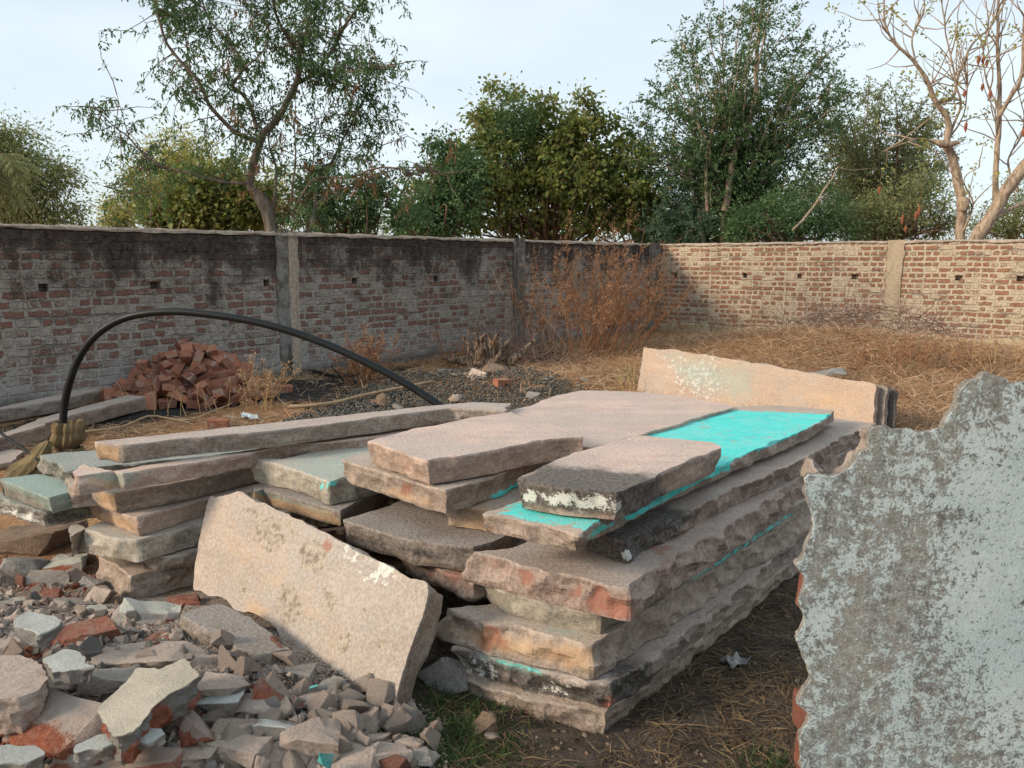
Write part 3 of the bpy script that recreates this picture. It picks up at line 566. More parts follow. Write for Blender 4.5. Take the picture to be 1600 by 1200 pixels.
# block and flat slab in the rubble
slab('stone_slab', 'grey broken slab in the rubble under the leaning slab', CS, foot([(272, 985, 't'), (280, 1005, 'b'), (330, 1040, 'b'), (395, 1068, 'b'), (450, 1040, 'b'), (470, 1010, 't'), (400, 968, 't'), (345, 948, 't')], .22, .12), .22, .12, M_dark, 52, rough=.02, tilt=(-.12, .05), slant=-.42, chip=.016)
slab('stone_slab', 'flat grey slab on the ground beneath the leaning slab corner', CS, foot([(500, 1113, 't'), (548, 1090, 't'), (640, 1075, 't'), (672, 1110, 't'), (650, 1145, 'b'), (535, 1156, 'b'), (505, 1135, 'b')], .085, .07), .085, .07, M_pale, 53, rough=.015)
# slabs standing on edge behind the pile
vb0 = gpt(993, 616, 0); vb1 = gpt(1366, 682, 0)
dv = (vb1 - vb0); dv[2] = 0; Lv = np.linalg.norm(dv); dv /= Lv; nv = np.array([-dv[1], dv[0], 0]);
if nv[1] > 0: nv = -nv
nvt = nv * math.cos(R(14)) + np.array([0, 0, math.sin(R(14))]); 
M_lit = smat('limewashed_sandstone', 9, 1.0, side1=(.34, .25, .19), side2=(.46, .35, .27), top=(.49, .355, .26))  # warm tone of direct sun is put into this slab's base colour
def upright(label, px, off, mat, seed, blobs):
    o_ = vb0 - nv * off; uv_, fr_ = framed(px, o_, nvt); return slab('stone_slab', label, CS, uv_, 0, .085, mat, seed, blobs, frame=fr_, rough=.012, wob=.012, grid=.06, step=.025, undul=.008)
upright('limewashed slab standing on edge behind the pile in front of the dry mound', [(1005, 541), (1100, 552), (1180, 566), (1270, 582), (1370, 600), (1368, 640), (1362, 688), (1200, 655), (993, 618), (998, 590)], 0, M_lit, 61,
        [('lime', [(1030, 548), (1150, 562), (1130, 640), (1050, 615)], 70, .5), ('faded', [(1040, 550), (1180, 575), (1170, 630), (1060, 600)], 50, .8), ('buff', [(1220, 580), (1375, 600), (1365, 660), (1220, 640)], 60, .5), ('dark', [(1000, 540), (1370, 598), (1370, 604), (1000, 547)], 10, .5)])
upright('brown slab on edge just behind the limewashed standing slab', [(1150, 560), (1389, 604), (1385, 625), (1382, 690), (1120, 650)], .12, M_dark, 62, [])
upright('black-edged slab on edge, last of the three standing slabs', [(1170, 565), (1402, 607), (1398, 625), (1394, 692), (1150, 650)], .24, M_dark, 63, [('dark', [(1300, 500), (1500, 500), (1500, 760), (1300, 760)], 40, .9)])
# dressed stone posts lying along the left wall
def beam(label, px4, zt, th, seed, mat=None):
    return slab('stone_beam', label, 'stone beam', foot(px4, zt, th), zt, th, mat or M_red, seed, [], group='stone beams lying by the left wall', rough=.012, step=.025, grid=.06)
beam('stone beam nearest the sack, at the left edge', [(-60, 700, 't'), (-60, 732, 'b'), (72, 690, 'b'), (76, 664, 't'), (60, 656, 't')], .15, .15, 71)
beam('stone beam with its near face pointing at the sack, middle of the three', [(55, 655, 't'), (60, 690, 'b'), (120, 670, 'b'), (235, 640, 'b'), (226, 620, 't'), (200, 617, 't')], .15, .14, 72)
beam('stone beam lying closest to the brick pile', [(-70, 650, 't'), (-70, 675, 'b'), (90, 645, 'b'), (196, 617, 'b'), (194, 601, 't'), (150, 603, 't')], .14, .13, 73, M_grey)
slab('flat_stone', 'flat red stone on the straw in front of the stone beams', 'stone', foot([(-30, 712, 't'), (20, 700, 't'), (38, 706, 't'), (20, 722, 't'), (-30, 728, 't')], .06, .05), .06, .05, M_red, 74, [], group=None)
# ---------------------------------------------------------------- broken plastered wall in the right foreground
def plaster_mat():
    m = NM('old_whitewash', .9, .2); a = m.noise(1.8, 7, .68); b = m.noise(38, 9, .8); c = m.noise(170, 5, .75); s = m.noise(1, 8, .7, m.map((9, 9, 2.2)), .4)
    base = m.mix(m.ramp(b, .38, .62), (.13, .13, .125), (.42, .425, .415)); base = m.mix(m.ramp(a, .5, .62, 0, .4), base, (.36, .33, .27)); base = m.mix(m.ramp(c, .46, .66, 0, .4), base, (.08, .082, .076))
    b2 = m.noise(14, 9, .82, m.map(loc=(3, 1, 5))); v = m.math('ADD', m.attr('wash'), m.math('MULTIPLY', m.math('SUBTRACT', b, .5), 2.2)); v = m.math('ADD', v, m.math('MULTIPLY', m.math('SUBTRACT', b2, .5), 1.6)); v = m.math('ADD', v, m.math('MULTIPLY', m.math('SUBTRACT', s, .5), 1.1))
    v = m.math('ADD', v, m.math('MULTIPLY', m.math('SUBTRACT', c, .5), 1.3))
    g2 = m.noise(9, 7, .75, m.map(loc=(8, 2, 1))); base = m.mix(m.ramp(m.math('ADD', g2, m.math('MULTIPLY', m.math('SUBTRACT', c, .5), .5)), .5, .6, 0, .75), base, (.31, .28, .24)); sp_ = m.ramp(m.math('ADD', m.noise(120, 7, .8), m.math('MULTIPLY', m.math('SUBTRACT', b2, .5), .5)), .52, .6); base = m.mix(m.math('MULTIPLY', sp_, .75), base, (.48, .50, .47)); dk_ = m.ramp(m.noise(90, 7, .8, m.map(loc=(2, 7, 3))), .56, .64); base = m.mix(m.math('MULTIPLY', dk_, .7), base, (.06, .06, .052))
    k = m.ramp(v, .36, .44); k = m.math('MULTIPLY', k, m.math('SUBTRACT', 1.0, m.math('MULTIPLY', dk_, .75))); col = m.mix(m.math('MULTIPLY', k, .92), base, m.mix(m.ramp(a, .4, .6), (.45, .545, .565), (.56, .64, .65)))
    k2 = m.math('MULTIPLY', m.ramp(m.noise(60, 8, .85), .52, .58), m.ramp(v, .1, .4)); col = m.mix(m.math('MULTIPLY', k2, .8), col, (.46, .50, .49))
    col = m.mix(m.ramp(m.math('ADD', m.attr('edge'), m.math('MULTIPLY', m.math('SUBTRACT', b, .5), 1.0)), .7, 1.0), col, m.mix(b, (.22, .19, .15), (.36, .34, .31)))
    h = m.math('ADD', m.math('MULTIPLY', b, .9), m.math('MULTIPLY', k, .3)); h = m.math('ADD', h, m.math('MULTIPLY', c, .45))
    return m.fin(col, m.bump(h, .006, 1.0))
PLAS_M = plaster_mat()
def brick_mat(name, c1, c2, c3, seed=0, mortar=.6):
    m = NM(name, .95, .15); g = m.n('ShaderNodeObjectInfo'); rn = g.outputs['Random']
    cb = m.n('ShaderNodeVectorMath'); cb.operation = 'MULTIPLY_ADD'; m.l(m.c, cb.inputs[0]); cb.inputs[1].default_value = (1, 1, 1)
    cx = m.n('ShaderNodeCombineXYZ'); m.l(m.math('MULTIPLY', rn, 40.0), cx.inputs[0]); m.l(cx.outputs[0], cb.inputs[2]); cc = cb.outputs[0]
    a = m.noise(14, 7, .7, cc); b = m.noise(60, 6, .75, cc); d = m.noise(7, 5, .6, cc)
    col = m.mix(rn, c1, c2); col = m.mix(m.ramp(a, .42, .65, 0, .7), col, c3); col = m.mix(m.ramp(d, .54, .62, 0, mortar), col, (.36, .30, .26)); col = m.mix(m.ramp(b, .4, .7, 0, .35), col, tuple(x * .45 for x in c1))
    return m.fin(col, m.bump(m.math('ADD', a, m.math('MULTIPLY', b, .6)), .012, 1.0))
BRK_M = brick_mat('loose_brick', (.20, .075, .05), (.46, .20, .12), (.30, .19, .14)); CORE_M = brick_mat('core_brick', (.20, .075, .05), (.24, .09, .06), (.14, .07, .055), 3, .5)
def front_wall():
    Y0 = 1.62; yaw = 0.0; n = np.array([0, -1.0, 0])
    px = [(1268, 1260), (1246, 1200), (1248, 1150), (1262, 1120), (1240, 1100), (1252, 1075), (1268, 1062), (1252, 1030), (1240, 1000), (1252, 975), (1246, 940), (1256, 915), (1244, 880), (1262, 850), (1268, 815), (1258, 790), (1252, 745), (1262, 738), (1300, 742), (1330, 726), (1345, 705), (1358, 700), (1352, 672), (1368, 662), (1400, 668), (1450, 672), (1472, 668), (1490, 645), (1500, 615), (1520, 592), (1540, 582), (1560, 592), (1582, 598), (1640, 592), (1800, 600), (2100, 590)]
    W3 = [at_y(a, b, Y0) for a, b in px]; root = empty('broken_wall', (1.2, Y0, 0), 'broken plastered wall with flaking pale blue whitewash in the right foreground', 'wall')
    pts = [(w[0], w[2]) for w in W3] + [(W3[-1][0], -.1), (W3[0][0] + .0, -.1)]
    pts = np.array(pts); c = pts.mean(0)
    V, F, top = slab_mesh(pts - c, .022, 77, step=.004, rough=.003, wob=.004, chip=.005, undul=.003, grid=.016, scal=40, jag=.006)
    Wd = np.stack([V[:, 0] + c[0], Y0 - V[:, 2] * -1 * -1, V[:, 1] + c[1]], 1); Wd[:, 1] = Y0 - V[:, 2] * 1.0 * 1 + 0; 
    # local z=0 plane faces the camera: y = Y0 - z  (z negative -> deeper)
    pr = project(Wd); ring = pts - c
    ed = np.clip(1 - segdist(V[:, :2], ring) / .012, 0, 1); ed = np.maximum(ed * .7, (top < .5) * 1.0)
    wash = .36 + .12 * sstep(1330, 1600, pr[:, 0]) * sstep(640, 900, pr[:, 1])
    for (x, y, r, k) in [(1390, 780, 60, .12), (1590, 760, 120, .28), (1500, 980, 90, .2), (1290, 960, 40, .25), (1340, 870, 50, .12), (1570, 900, 120, .3), (1400, 1090, 90, .15), (1530, 700, 40, .3), (1500, 760, 26, .25), (1350, 1010, 80, -.12), (1430, 900, 60, -.12), (1560, 640, 50, -.05), (1590, 1060, 60, .3)]:
        wash = wash + k * np.clip(1 - np.hypot(pr[:, 0] - x, (pr[:, 1] - y) * .6) / r, 0, 1)
    Wl = Wd - np.array([1.2, Y0, 0])
    Fr = [tuple(f) for f in F]
    mesh_obj('plaster', Wl, Fr, PLAS_M, root, 40, {'wash': wash, 'edge': ed})
    # brick core, course by course, ragged at the broken end
    bm = bmesh.new(); rnd = random.Random(5)
    outline = [(w[0], w[2]) for w in W3]
    def topz(x):
        best = 0
        for i in range(len(outline) - 1):
            (xa, za), (xb, zb) = outline[i], outline[i + 1]
            if min(xa, xb) <= x <= max(xa, xb) and abs(xb - xa) > 1e-6: best = max(best, za + (zb - za) * (x - xa) / (xb - xa))
        return best
    xl = .628; z = -.05; k = 0
    while z < 1.42:
        h = .083; x = xl + (.0 if k % 2 else .0) + rnd.uniform(-.012, .012) + (.0 if k % 3 == 0 else .022); first = True
        while x < 2.0:
            w = rnd.choice([.11, .22, .22]); xc0, xc1 = x, min(x + w, 2.05)
            tz = min(topz(xc0 + .02), topz(xc1 - .02), topz((xc0 + xc1) / 2)) if xc0 > .6 else 1.125
            if z + h < tz + (.004 if xc0 < .72 else -.13):
                for (ya, yb) in ((.0225, .125),):
                    zz = z + rnd.uniform(-.002, .002)
                    vs = [bm.verts.new((X - 1.2 + rnd.uniform(-.004, .004), Yv + rnd.uniform(-.0, .004), Z + rnd.uniform(-.003, .003))) for Z in (zz, zz + h) for (X, Yv) in ((xc0, ya), (xc1, ya), (xc1, yb), (xc0, yb))]
                    for f in ((0, 3, 2, 1), (4, 5, 6, 7), (0, 1, 5, 4), (1, 2, 6, 5), (2, 3, 7, 6), (3, 0, 4, 7)): bm.faces.new([vs[q] for q in f])
            x += w + .012; first = False
        z += h + .012; k += 1
    bmesh.ops.bevel(bm, geom=bm.edges[:], offset=.006, segments=2, profile=.6, affect='EDGES')
    bmesh.ops.subdivide_edges(bm, edges=[e for e in bm.edges if e.calc_length() > .07], cuts=4, use_grid_fill=True)
    bm.verts.ensure_lookup_table(); P = np.array([v.co[:] for v in bm.verts]); d = fbm(P * 38, 3, 5) * .006
    bm.normal_update()
    for v, q in zip(bm.verts, d): v.co += v.normal * q
    me = bpy.data.meshes.new('brick_core'); bm.to_mesh(me); bm.free(); me.materials.append(CORE_M); o = bpy.data.objects.new('brick_core', me); COL.objects.link(o); o.parent = root
    # mortar bedding between the bricks
    bed = [(.575, -.1), (.572, .3), (.578, .7), (.574, 1.0), (.60, 1.06)]
    X0 = [(p[0] + (.052 if i < 17 else .05 if 25 < i < 31 else .012), p[1] - (.012 if i >= 16 else 0) - (.03 if 25 < i < 31 else 0)) for i, p in enumerate(outline)]
    pts = np.array(X0 + [(X0[-1][0], -.1), (X0[0][0], -.1)]); c = pts.mean(0)
    V, F, top = slab_mesh(pts - c, .085, 79, step=.008, rough=.010, wob=.006, chip=.004, undul=.001, grid=.1, scal=34, jag=.01)
    Wd = np.stack([V[:, 0] + c[0] - 1.2, .032 - V[:, 2], V[:, 1] + c[1]], 1); mesh_obj('mortar_bed', Wd, F, conc_mat('bed_mortar', (.24, .19, .155), (.36, .31, .27), 4, .3), root, 20)
front_wall()
# ---------------------------------------------------------------- rocks and rubble
def rock_mesh(seed, dims, npts=13, detail=2, rough=.05, flat=0.0):
    """angular lump: hull of random points, bevelled, subdivided, roughened. dims = full size"""
    rs = np.random.RandomState(seed); P = rs.uniform(-1, 1, (npts, 3)); P /= np.maximum(np.abs(P).max(1), .6)[:, None]; P *= rs.uniform(.8, 1, (npts, 1))
    if flat: P[:, 2] = np.where(P[:, 2] > 0, np.minimum(P[:, 2], 1) * .3 + .7, P[:, 2])
    ext = P.max(0) - P.min(0); P = (P - (P.max(0) + P.min(0)) / 2) / ext * np.array(dims)
    bm = bmesh.new()
    for p in P: bm.verts.new(p)
    r = bmesh.ops.convex_hull(bm, input=bm.verts[:]); bmesh.ops.delete(bm, geom=[g for g in r['geom_interior'] if isinstance(g, bmesh.types.BMVert)], context='VERTS')
    bmesh.ops.dissolve_limit(bm, angle_limit=R(14), verts=bm.verts[:], edges=bm.edges[:])
    s = min(dims)
    bmesh.ops.bevel(bm, geom=bm.edges[:], offset=s * .025, segments=1, profile=.6, affect='EDGES')
    bmesh.ops.triangulate(bm, faces=bm.faces[:])
    for _ in range(detail):
        L_ = max(dims) / (5 if _ == 0 else 10); es = [e for e in bm.edges if e.calc_length() > L_]
        if es: bmesh.ops.subdivide_edges(bm, edges=es, cuts=1); bmesh.ops.triangulate(bm, faces=bm.faces[:])
    bm.normal_update(); V = np.array([v.co[:] for v in bm.verts]); N = np.array([v.normal[:] for v in bm.verts]); m = max(dims)
    d = fbm(V / m * 4 + seed, 3, seed) * rough * m * .7 + fbm(V / m * 13 + seed, 3, seed + 1) * rough * m * .55
    f1, _ = worley(V / m * 3.2 + seed, seed); d = d + (f1 ** 2 - .4) * rough * m * .8
    V = V + N * d[:, None]; bm.verts.index_update(); F = [[v.index for v in f.verts] for f in bm.faces]; bm.free()
    return V, F, N
def rub_mat(name, c1, c2, c3, face=None, redamt=1.0, seed=0):
    m = NM(name, .95, .15); g = m.n('ShaderNodeObjectInfo'); rn = g.outputs['Random']; cx = m.n('ShaderNodeCombineXYZ'); m.l(m.math('MULTIPLY', rn, 31.0), cx.inputs[0])
    ad = m.n('ShaderNodeVectorMath'); m.l(m.c, ad.inputs[0]); m.l(cx.outputs[0], ad.inputs[1]); cc = ad.outputs[0]
    a = m.noise(16, 7, .7, cc); b = m.noise(80, 6, .75, cc); d = m.noise(5, 4, .6, cc)
    col = m.mix(rn, c1, c2); col = m.mix(m.ramp(a, .4, .66, 0, .75), col, c3); col = m.mix(m.ramp(b, .38, .62, 0, .4), tuple([1, 1, 1]) and col, tuple(x * .55 for x in c1))
    rd = m.mix(m.ramp(a, .35, .65), (.34, .105, .055), (.24, .085, .06)); rd = m.mix(m.ramp(b, .42, .66, 0, .6), rd, (.46, .24, .16))
    v = m.math('ADD', m.attr('red'), m.math('MULTIPLY', m.math('SUBTRACT', a, .5), .9)); col = m.mix(m.math('MULTIPLY', m.ramp(v, .42, .56), redamt), col, rd)
    if face: v = m.math('ADD', m.attr('face'), m.math('MULTIPLY', m.math('SUBTRACT', a, .5), .5)); col = m.mix(m.ramp(v, .45, .55), col, m.mix(m.ramp(d, .4, .65), face, tuple(x * .8 for x in face)))
    h = m.math('ADD', a, m.math('MULTIPLY', b, .8)); return m.fin(col, m.bump(h, .018, 1.0))
RUB = {'conc': rub_mat('rubble_concrete', (.40, .36, .32), (.50, .45, .40), (.32, .28, .25), (.56, .56, .50)),
       'pink': rub_mat('rubble_sandstone', (.53, .43, .36), (.62, .515, .445), (.43, .34, .29), (.5, .42, .37)),
       'red': rub_mat('rubble_brick', (.30, .11, .075), (.36, .16, .115), (.36, .25, .20), (.45, .36, .31)),
       'grey': rub_mat('rubble_grey', (.28, .265, .245), (.40, .375, .345), (.22, .205, .19), (.54, .56, .53)),
       'tan': rub_mat('rubble_tan', (.24, .17, .12), (.31, .22, .16), (.17, .125, .09), (.42, .35, .27))}
def px_size(p, w): return w * np.linalg.norm(p - np.array([0, 0, CAMZ])) / FPX
def rock(label, px, py, w, h, kind='conc', seed=0, red=0, face=0, deep=.8, rz=None, dz=0, name='rubble_chunk', cat='rubble', group='broken masonry rubble', flat=0, tall=1, rough=.065, npts=13, sink=.25):
    p = gpt(px, py, 0); W_ = px_size(p, w); H_ = px_size(p, h); D_ = W_ * deep; hz = max(.02, H_ * .85 - .0 * D_)
    hz = max(hz - D_ * .18, hz * .55) * tall
    V, F, N = rock_mesh(seed, (W_ * 1.05, D_, hz), npts, 2 if w > 30 else 1, rough, flat)
    rs = np.random.RandomState(seed + 99)
    A = {'red': np.zeros(len(V)), 'face': np.zeros(len(V))}
    if red:
        c = np.array([rs.uniform(-.35, .35) * W_, -D_ * .5, -hz * .15]); A['red'] = np.clip(1.15 - np.linalg.norm((V - c) / np.array([W_ * .42 * red, D_ * .45, hz * .55 * red]), axis=1) * .6, 0, 1)
    if face: A['face'] = np.clip((V[:, 2] / hz - .12) * 6 * face, 0, 1) * (N[:, 2] > .45)
    q = on_z(px, py + h * .12, gh(p[0], p[1]) + hz * (.5 - sink) + dz)
    o = mesh_obj(name, V, F, RUB[kind], None, 20, A, q); o.rotation_euler = (rs.uniform(-.12, .12), rs.uniform(-.16, .16), rz if rz is not None else rs.uniform(-.25, .25))
    return tag(o, label, cat, group)
def flatpiece(label, pxs, dzt, th, kind, seed, face=1, red=0, tilt=(0, 0), name='rubble_chunk', cat='rubble', **kw):
    P = np.mean([gpt(a, b, dzt) for a, b in pxs], 0); zt = P[2]; W3 = np.array([on_z(a, b, zt)[:2] for a, b in pxs]); c = W3.mean(0)
    V, F, top = slab_mesh(W3 - c, th, seed, step=.009, rough=kw.get('rough', .012), scal=22, wob=kw.get('wob', .012), chip=.012, undul=.003, grid=.02)
    V[:, 2] += V[:, 0] * tilt[0] + V[:, 1] * tilt[1]
    A = {'face': top * face, 'red': np.zeros(len(V))}
    if red: A['red'] = (1 - top) * np.clip(.5 + fbm(V * 9 + seed, 2, seed) * 1.6 + (red - .5), 0, 1)
    o = mesh_obj(name, V, F, RUB[kind], None, 28, A, (c[0], c[1], zt)); return tag(o, label, cat, 'broken masonry rubble')
flatpiece('flat tan stone lump cut by the left edge, beside the orange brick chunk', [(-60, 1016), (30, 1018), (66, 1034), (74, 1062), (58, 1082), (30, 1094), (-60, 1098)], .16, .12, 'pink', 101, 0, tilt=(0, -.05))
flatpiece('large cream plaster sheet with brick-red broken side, centre of the rubble', [(146, 1098), (192, 1062), (212, 1040), (250, 1046), (286, 1034), (322, 1060), (300, 1078), (262, 1092), (236, 1118), (215, 1142), (176, 1150), (158, 1128)], .19, .10, 'grey', 102, 1, .6, tilt=(.10, .04))
RUB['cream'] = rub_mat('rubble_cream', (.28, .27, .25), (.30, .28, .26), (.22, .21, .2), (.62, .56, .45)); bpy.data.objects[-1].name if False else None
[o for o in COL.objects if o.get('label', '').startswith('large cream')][0].data.materials[0] = RUB['cream']
flatpiece('pale grey plaster flake on top of a brown chunk near the left edge', [(22, 966), (45, 952), (92, 962), (96, 974), (80, 984), (62, 992), (24, 982)], .17, .05, 'grey', 103, 1)
rock('rough brown chunk carrying a pale grey plaster flake near the left edge', 42, 1004, 108, 62, 'pink', 104, 0, 0, .7, .1)
rock('dusty red brick lump right of the chunk with the grey flake', 138, 992, 92, 58, 'red', 105, 0, 0, .6, 0, flat=1)
rock('squared concrete chunk with an orange brick side above the long pink lump', 228, 966, 84, 66, 'conc', 106, .9, .5, .8, .3)
flatpiece('white-faced broken piece lying tilted above the orange brick chunk', [(66, 1030), (100, 1014), (122, 1020), (152, 1042), (120, 1048), (76, 1050)], .19, .05, 'grey', 107, 1, tilt=(.05, .1))
rock('round pinkish stone under the white-faced piece', 80, 1062, 70, 50, 'pink', 108, 0, 0, .8, 0, rough=.03)
rock('oval grey-pink stone between the white-faced piece and the cream plaster sheet', 166, 1062, 66, 42, 'conc', 109, 0, 0, .6, .3, dz=.03, rough=.03, npts=20)
rock('long pink sandstone lump with a small red brick patch behind the cream plaster sheet', 238, 1022, 165, 48, 'pink', 110, .35, 0, .45, -.08, rough=.03)
rock('big chunk of orange bricks joined by a mortar strip, front left of the rubble', 92, 1130, 150, 98, 'pink', 111, 1.3, .5, .6, -.15)
rock('small orange brick lump capped with pale plaster right of the cream sheet', 310, 1140, 68, 52, 'red', 112, 1.4, 1, .8, .1, flat=1)
rock('tan pointed stone left of the orange-red wedge of brick', 352, 1068, 66, 42, 'pink', 113, 0, .0, .7, 0, dz=.03)
rock('orange-red wedge of brick with a grey mortar face below the grey broken slab', 430, 1078, 56, 52, 'red', 114, 1.3, 0, .6, .2, npts=7, dz=.03)
flatpiece('stack of thin pale plaster plates at the bottom of the rubble', [(112, 1166), (150, 1148), (190, 1142), (246, 1136), (262, 1146), (240, 1156), (190, 1160), (160, 1168), (118, 1178)], .17, .035, 'grey', 115, 1)
rock('half brick with dull red face at the bottom edge of the photo', 214, 1194, 112, 48, 'red', 116, .5, .6, .4, 0, flat=1, npts=22, rough=.02)
flatpiece('pale slab piece in the bottom left corner', [(-40, 1160), (60, 1168), (70, 1176), (40, 1192), (-40, 1200)], .15, .06, 'grey', 117, 1)
rock('lump of mortar and red brick left of the half brick at the bottom', 128, 1192, 80, 50, 'conc', 118, 1.0, 0, .6, 0)
for i, (a, b, c, d, k, r_, f_, t) in enumerate([
  (38, 886, 52, 46, 'grey', 0, 0, 'plain grey stone at the upper left edge of the rubble, under the tinted slab'), (4, 902, 34, 44, 'pink', 0, 0, 'purplish stone cut by the left edge of the photo'),
  (16, 872, 44, 24, 'red', 0, 0, 'dark red brick bit at the far upper left of the rubble'), (102, 882, 58, 42, 'conc', 1.0, .6, 'white-topped stone with a dark red side in front of the left stack'),
  (75, 905, 54, 34, 'conc', .8, .0, 'reddish and grey lump left of the white-topped stone'), (66, 930, 46, 30, 'red', 0, 0, 'crumbling salmon brick lump near the left edge'),
  (160, 928, 46, 50, 'pink', 0, 0, 'upright angular stone touching the lowest slab of the left stack'), (143, 912, 36, 30, 'grey', 0, 0, 'small grey stone left of the upright angular stone'),
  (118, 898, 40, 28, 'pink', 0, 0, 'rough pink stone between white-topped stone and left stack'), (130, 868, 30, 34, 'tan', 0, 0, 'brownish stone in the shade under the left stack'),
  (188, 940, 20, 18, 'tan', 0, 0, 'small round orange-brown pebble by the left stack'), (288, 938, 50, 26, 'red', 0, 0, 'orange brick lump under the left edge of the leaning slab'),
  (62, 968, 0, 0, '', 0, 0, ''), (180, 958, 60, 30, 'pink', .5, 0, 'pink and red lump above the squared concrete chunk'), (150, 952, 54, 26, 'conc', 0, .9, 'whitish chip with a broken rim below the pebble'),
  (112, 940, 48, 34, 'conc', 0, 0, 'rough beige lump in the middle of the upper rubble'), (30, 938, 46, 26, 'conc', 0, 0, 'rounded dusty lump left of the salmon brick'),
  (272, 958, 26, 46, 'red', .8, 0, 'dark red brick sliver right of the squared concrete chunk'), (250, 1000, 40, 24, 'red', 1.0, 0, 'small orange brick bit left of the grey broken slab'),
  (345, 1102, 66, 54, 'grey', .3, .4, 'grey plaster chunk between the cream sheet and the pink chips'), (292, 1168, 84, 50, 'pink', 0, 0, 'broad pink chip at the bottom, right of the half brick'),
  (370, 1168, 92, 52, 'pink', 0, 0, 'big angular pink chip with a notched rim at the bottom'), (285, 1192, 64, 36, 'pink', 0, 0, 'pink stone at the bottom edge below the broad pink chip'),
  (402, 1190, 40, 56, 'pink', 0, .4, 'pointed pale chip standing at the bottom edge'), (388, 1100, 70, 44, 'pink', 0, .3, 'flat-faced pink block in front of the orange-red wedge'),
  (430, 1106, 54, 38, 'pink', 0, 0, 'squarish pale block with a hole, right of the flat-faced block'), (376, 1126, 76, 46, 'pink', 0, 0, 'dusty pink block below the flat-faced block'),
  (450, 1180, 76, 54, 'pink', 0, 0, 'crumbly pink lump in the front row of chips'), (486, 1150, 82, 66, 'pink', 0, 0, 'pale ridged sandstone lump, largest of the pink chips'),
  (430, 1136, 58, 48, 'grey', 0, .5, 'greyish plaster-topped chip among the pink ones'), (505, 1108, 46, 30, 'pink', 0, 0, 'mauve block left of the flat grey slab'), (482, 1090, 60, 36, 'pink', 0, 0, 'long mauve block with a straight top edge'),
  (516, 1092, 34, 40, 'pink', 0, 0, 'small peaked chip beside the mauve blocks'), (560, 1158, 84, 40, 'pink', 0, 0, 'rough stepped stone in front of the flat grey slab'), (608, 1178, 66, 50, 'pink', 0, 0, 'brownish block at the right end of the rubble'),
  (545, 1186, 80, 46, 'pink', 0, 0, 'pink wedge at the bottom of the rubble below the stepped stone'), (638, 1162, 42, 34, 'pink', 0, 0, 'pinkish stone lying on the grass edge'), (654, 1182, 52, 40, 'conc', 0, 0, 'granular grey stone lying on the green grass'),
  (756, 1128, 40, 44, 'tan', 0, 0, 'brown stone wedged under the lowest slab of the front stack'), (770, 1148, 26, 14, 'pink', 0, 0, 'small flat brown stone beside the wedged stone'), (55, 838, 100, 62, 'tan', 0, 0, 'big brownish boulder under the tinted slabs at the left'),
  (470, 1046, 60, 40, 'grey', 0, 0, 'dark stone in the shade under the leaning slab'), (520, 1068, 56, 34, 'grey', 0, 0, 'shaded stone between leaning slab and pink chips'), (690, 1050, 70, 80, 'grey', 0, 0, 'dark rock in the gap between leaning slab and front stack')]):
    if c: rock(t, a, b, c, d, k, 130 + i, r_, f_, .75)
# small turquoise chips among the rubble
TQ_M = rub_mat('turquoise_chip', (.10, .50, .48), (.14, .55, .52), (.3, .45, .42))
RUB['tq'] = TQ_M
rock('small turquoise painted chip at the bottom of the rubble', 508, 1184, 22, 34, 'tq', 300, 0, 0, .5, 0, npts=7, dz=.05)
rock('tiny turquoise chip in the shade below the leaning slab', 491, 1074, 12, 9, 'tq', 301, 0, 0, .5, 0, npts=7, dz=.06)
# smaller rubble: shared meshes, each piece its own object
random.seed(7)
VAR = []
for i in range(14):
    k = ['pink', 'conc', 'pink', 'grey', 'pink', 'red', 'conc'][i % 7]; V, F, N = rock_mesh(500 + i, (1, random.uniform(.65, .95), random.uniform(.5, .85)), 12, 1, .075)
    me = mesh_obj('rubble_piece', V, F, RUB[k], None, 30, {'red': np.clip(.6 - np.linalg.norm(V - V[i], axis=1), 0, 1) * (i % 3 == 0), 'face': np.zeros(len(V))}); VAR.append(me); 
    me['k'] = k
LMK = [(225, 1095, 'the cream plaster sheet'), (360, 1010, 'the grey broken slab'), (92, 1130, 'the orange brick chunk'), (228, 966, 'the squared concrete chunk'), (310, 1140, 'the plaster-capped orange lump'), (430, 1068, 'the orange-red brick wedge'), (214, 1192, 'the half brick at the bottom'), (20, 1182, 'the pale slab piece in the corner'),
  (590, 1125, 'the flat grey ground slab'), (486, 1150, 'the ridged pale sandstone lump'), (370, 1168, 'the big notched pink chip'), (608, 1180, 'the brownish block at the rubble end'), (654, 1182, 'the granular stone on the grass'), (138, 992, 'the dusty red brick lump'), (42, 1004, 'the chunk with the grey flake'), (102, 885, 'the white-topped stone'), (66, 930, 'the salmon brick lump'),
  (160, 928, 'the upright angular stone'), (238, 1022, 'the long pink lump'), (20, 1055, 'the flat tan lump'), (500, 1065, 'the shaded stones under the leaning slab'), (545, 1190, 'the pink wedge at the bottom'), (450, 1185, 'the crumbly pink lump'), (285, 1192, 'the pink stone at the bottom edge'), (430, 1106, 'the pale block with a hole'), (40, 886, 'the plain grey stone'), (112, 940, 'the rough beige lump'), (350, 1100, 'the grey plaster chunk')]
cnt = 0; KL = {'pink': ('small pinkish sandstone chip in the rubble heap', 'small sandstone chips in the rubble'), 'conc': ('small beige mortar lump in the rubble heap', 'small mortar lumps in the rubble'),
      'grey': ('small grey mortar chip in the rubble heap', 'small grey chips in the rubble'), 'red': ('small red brick chip in the rubble heap', 'small brick chips in the rubble')}
used = set(); KC = {}
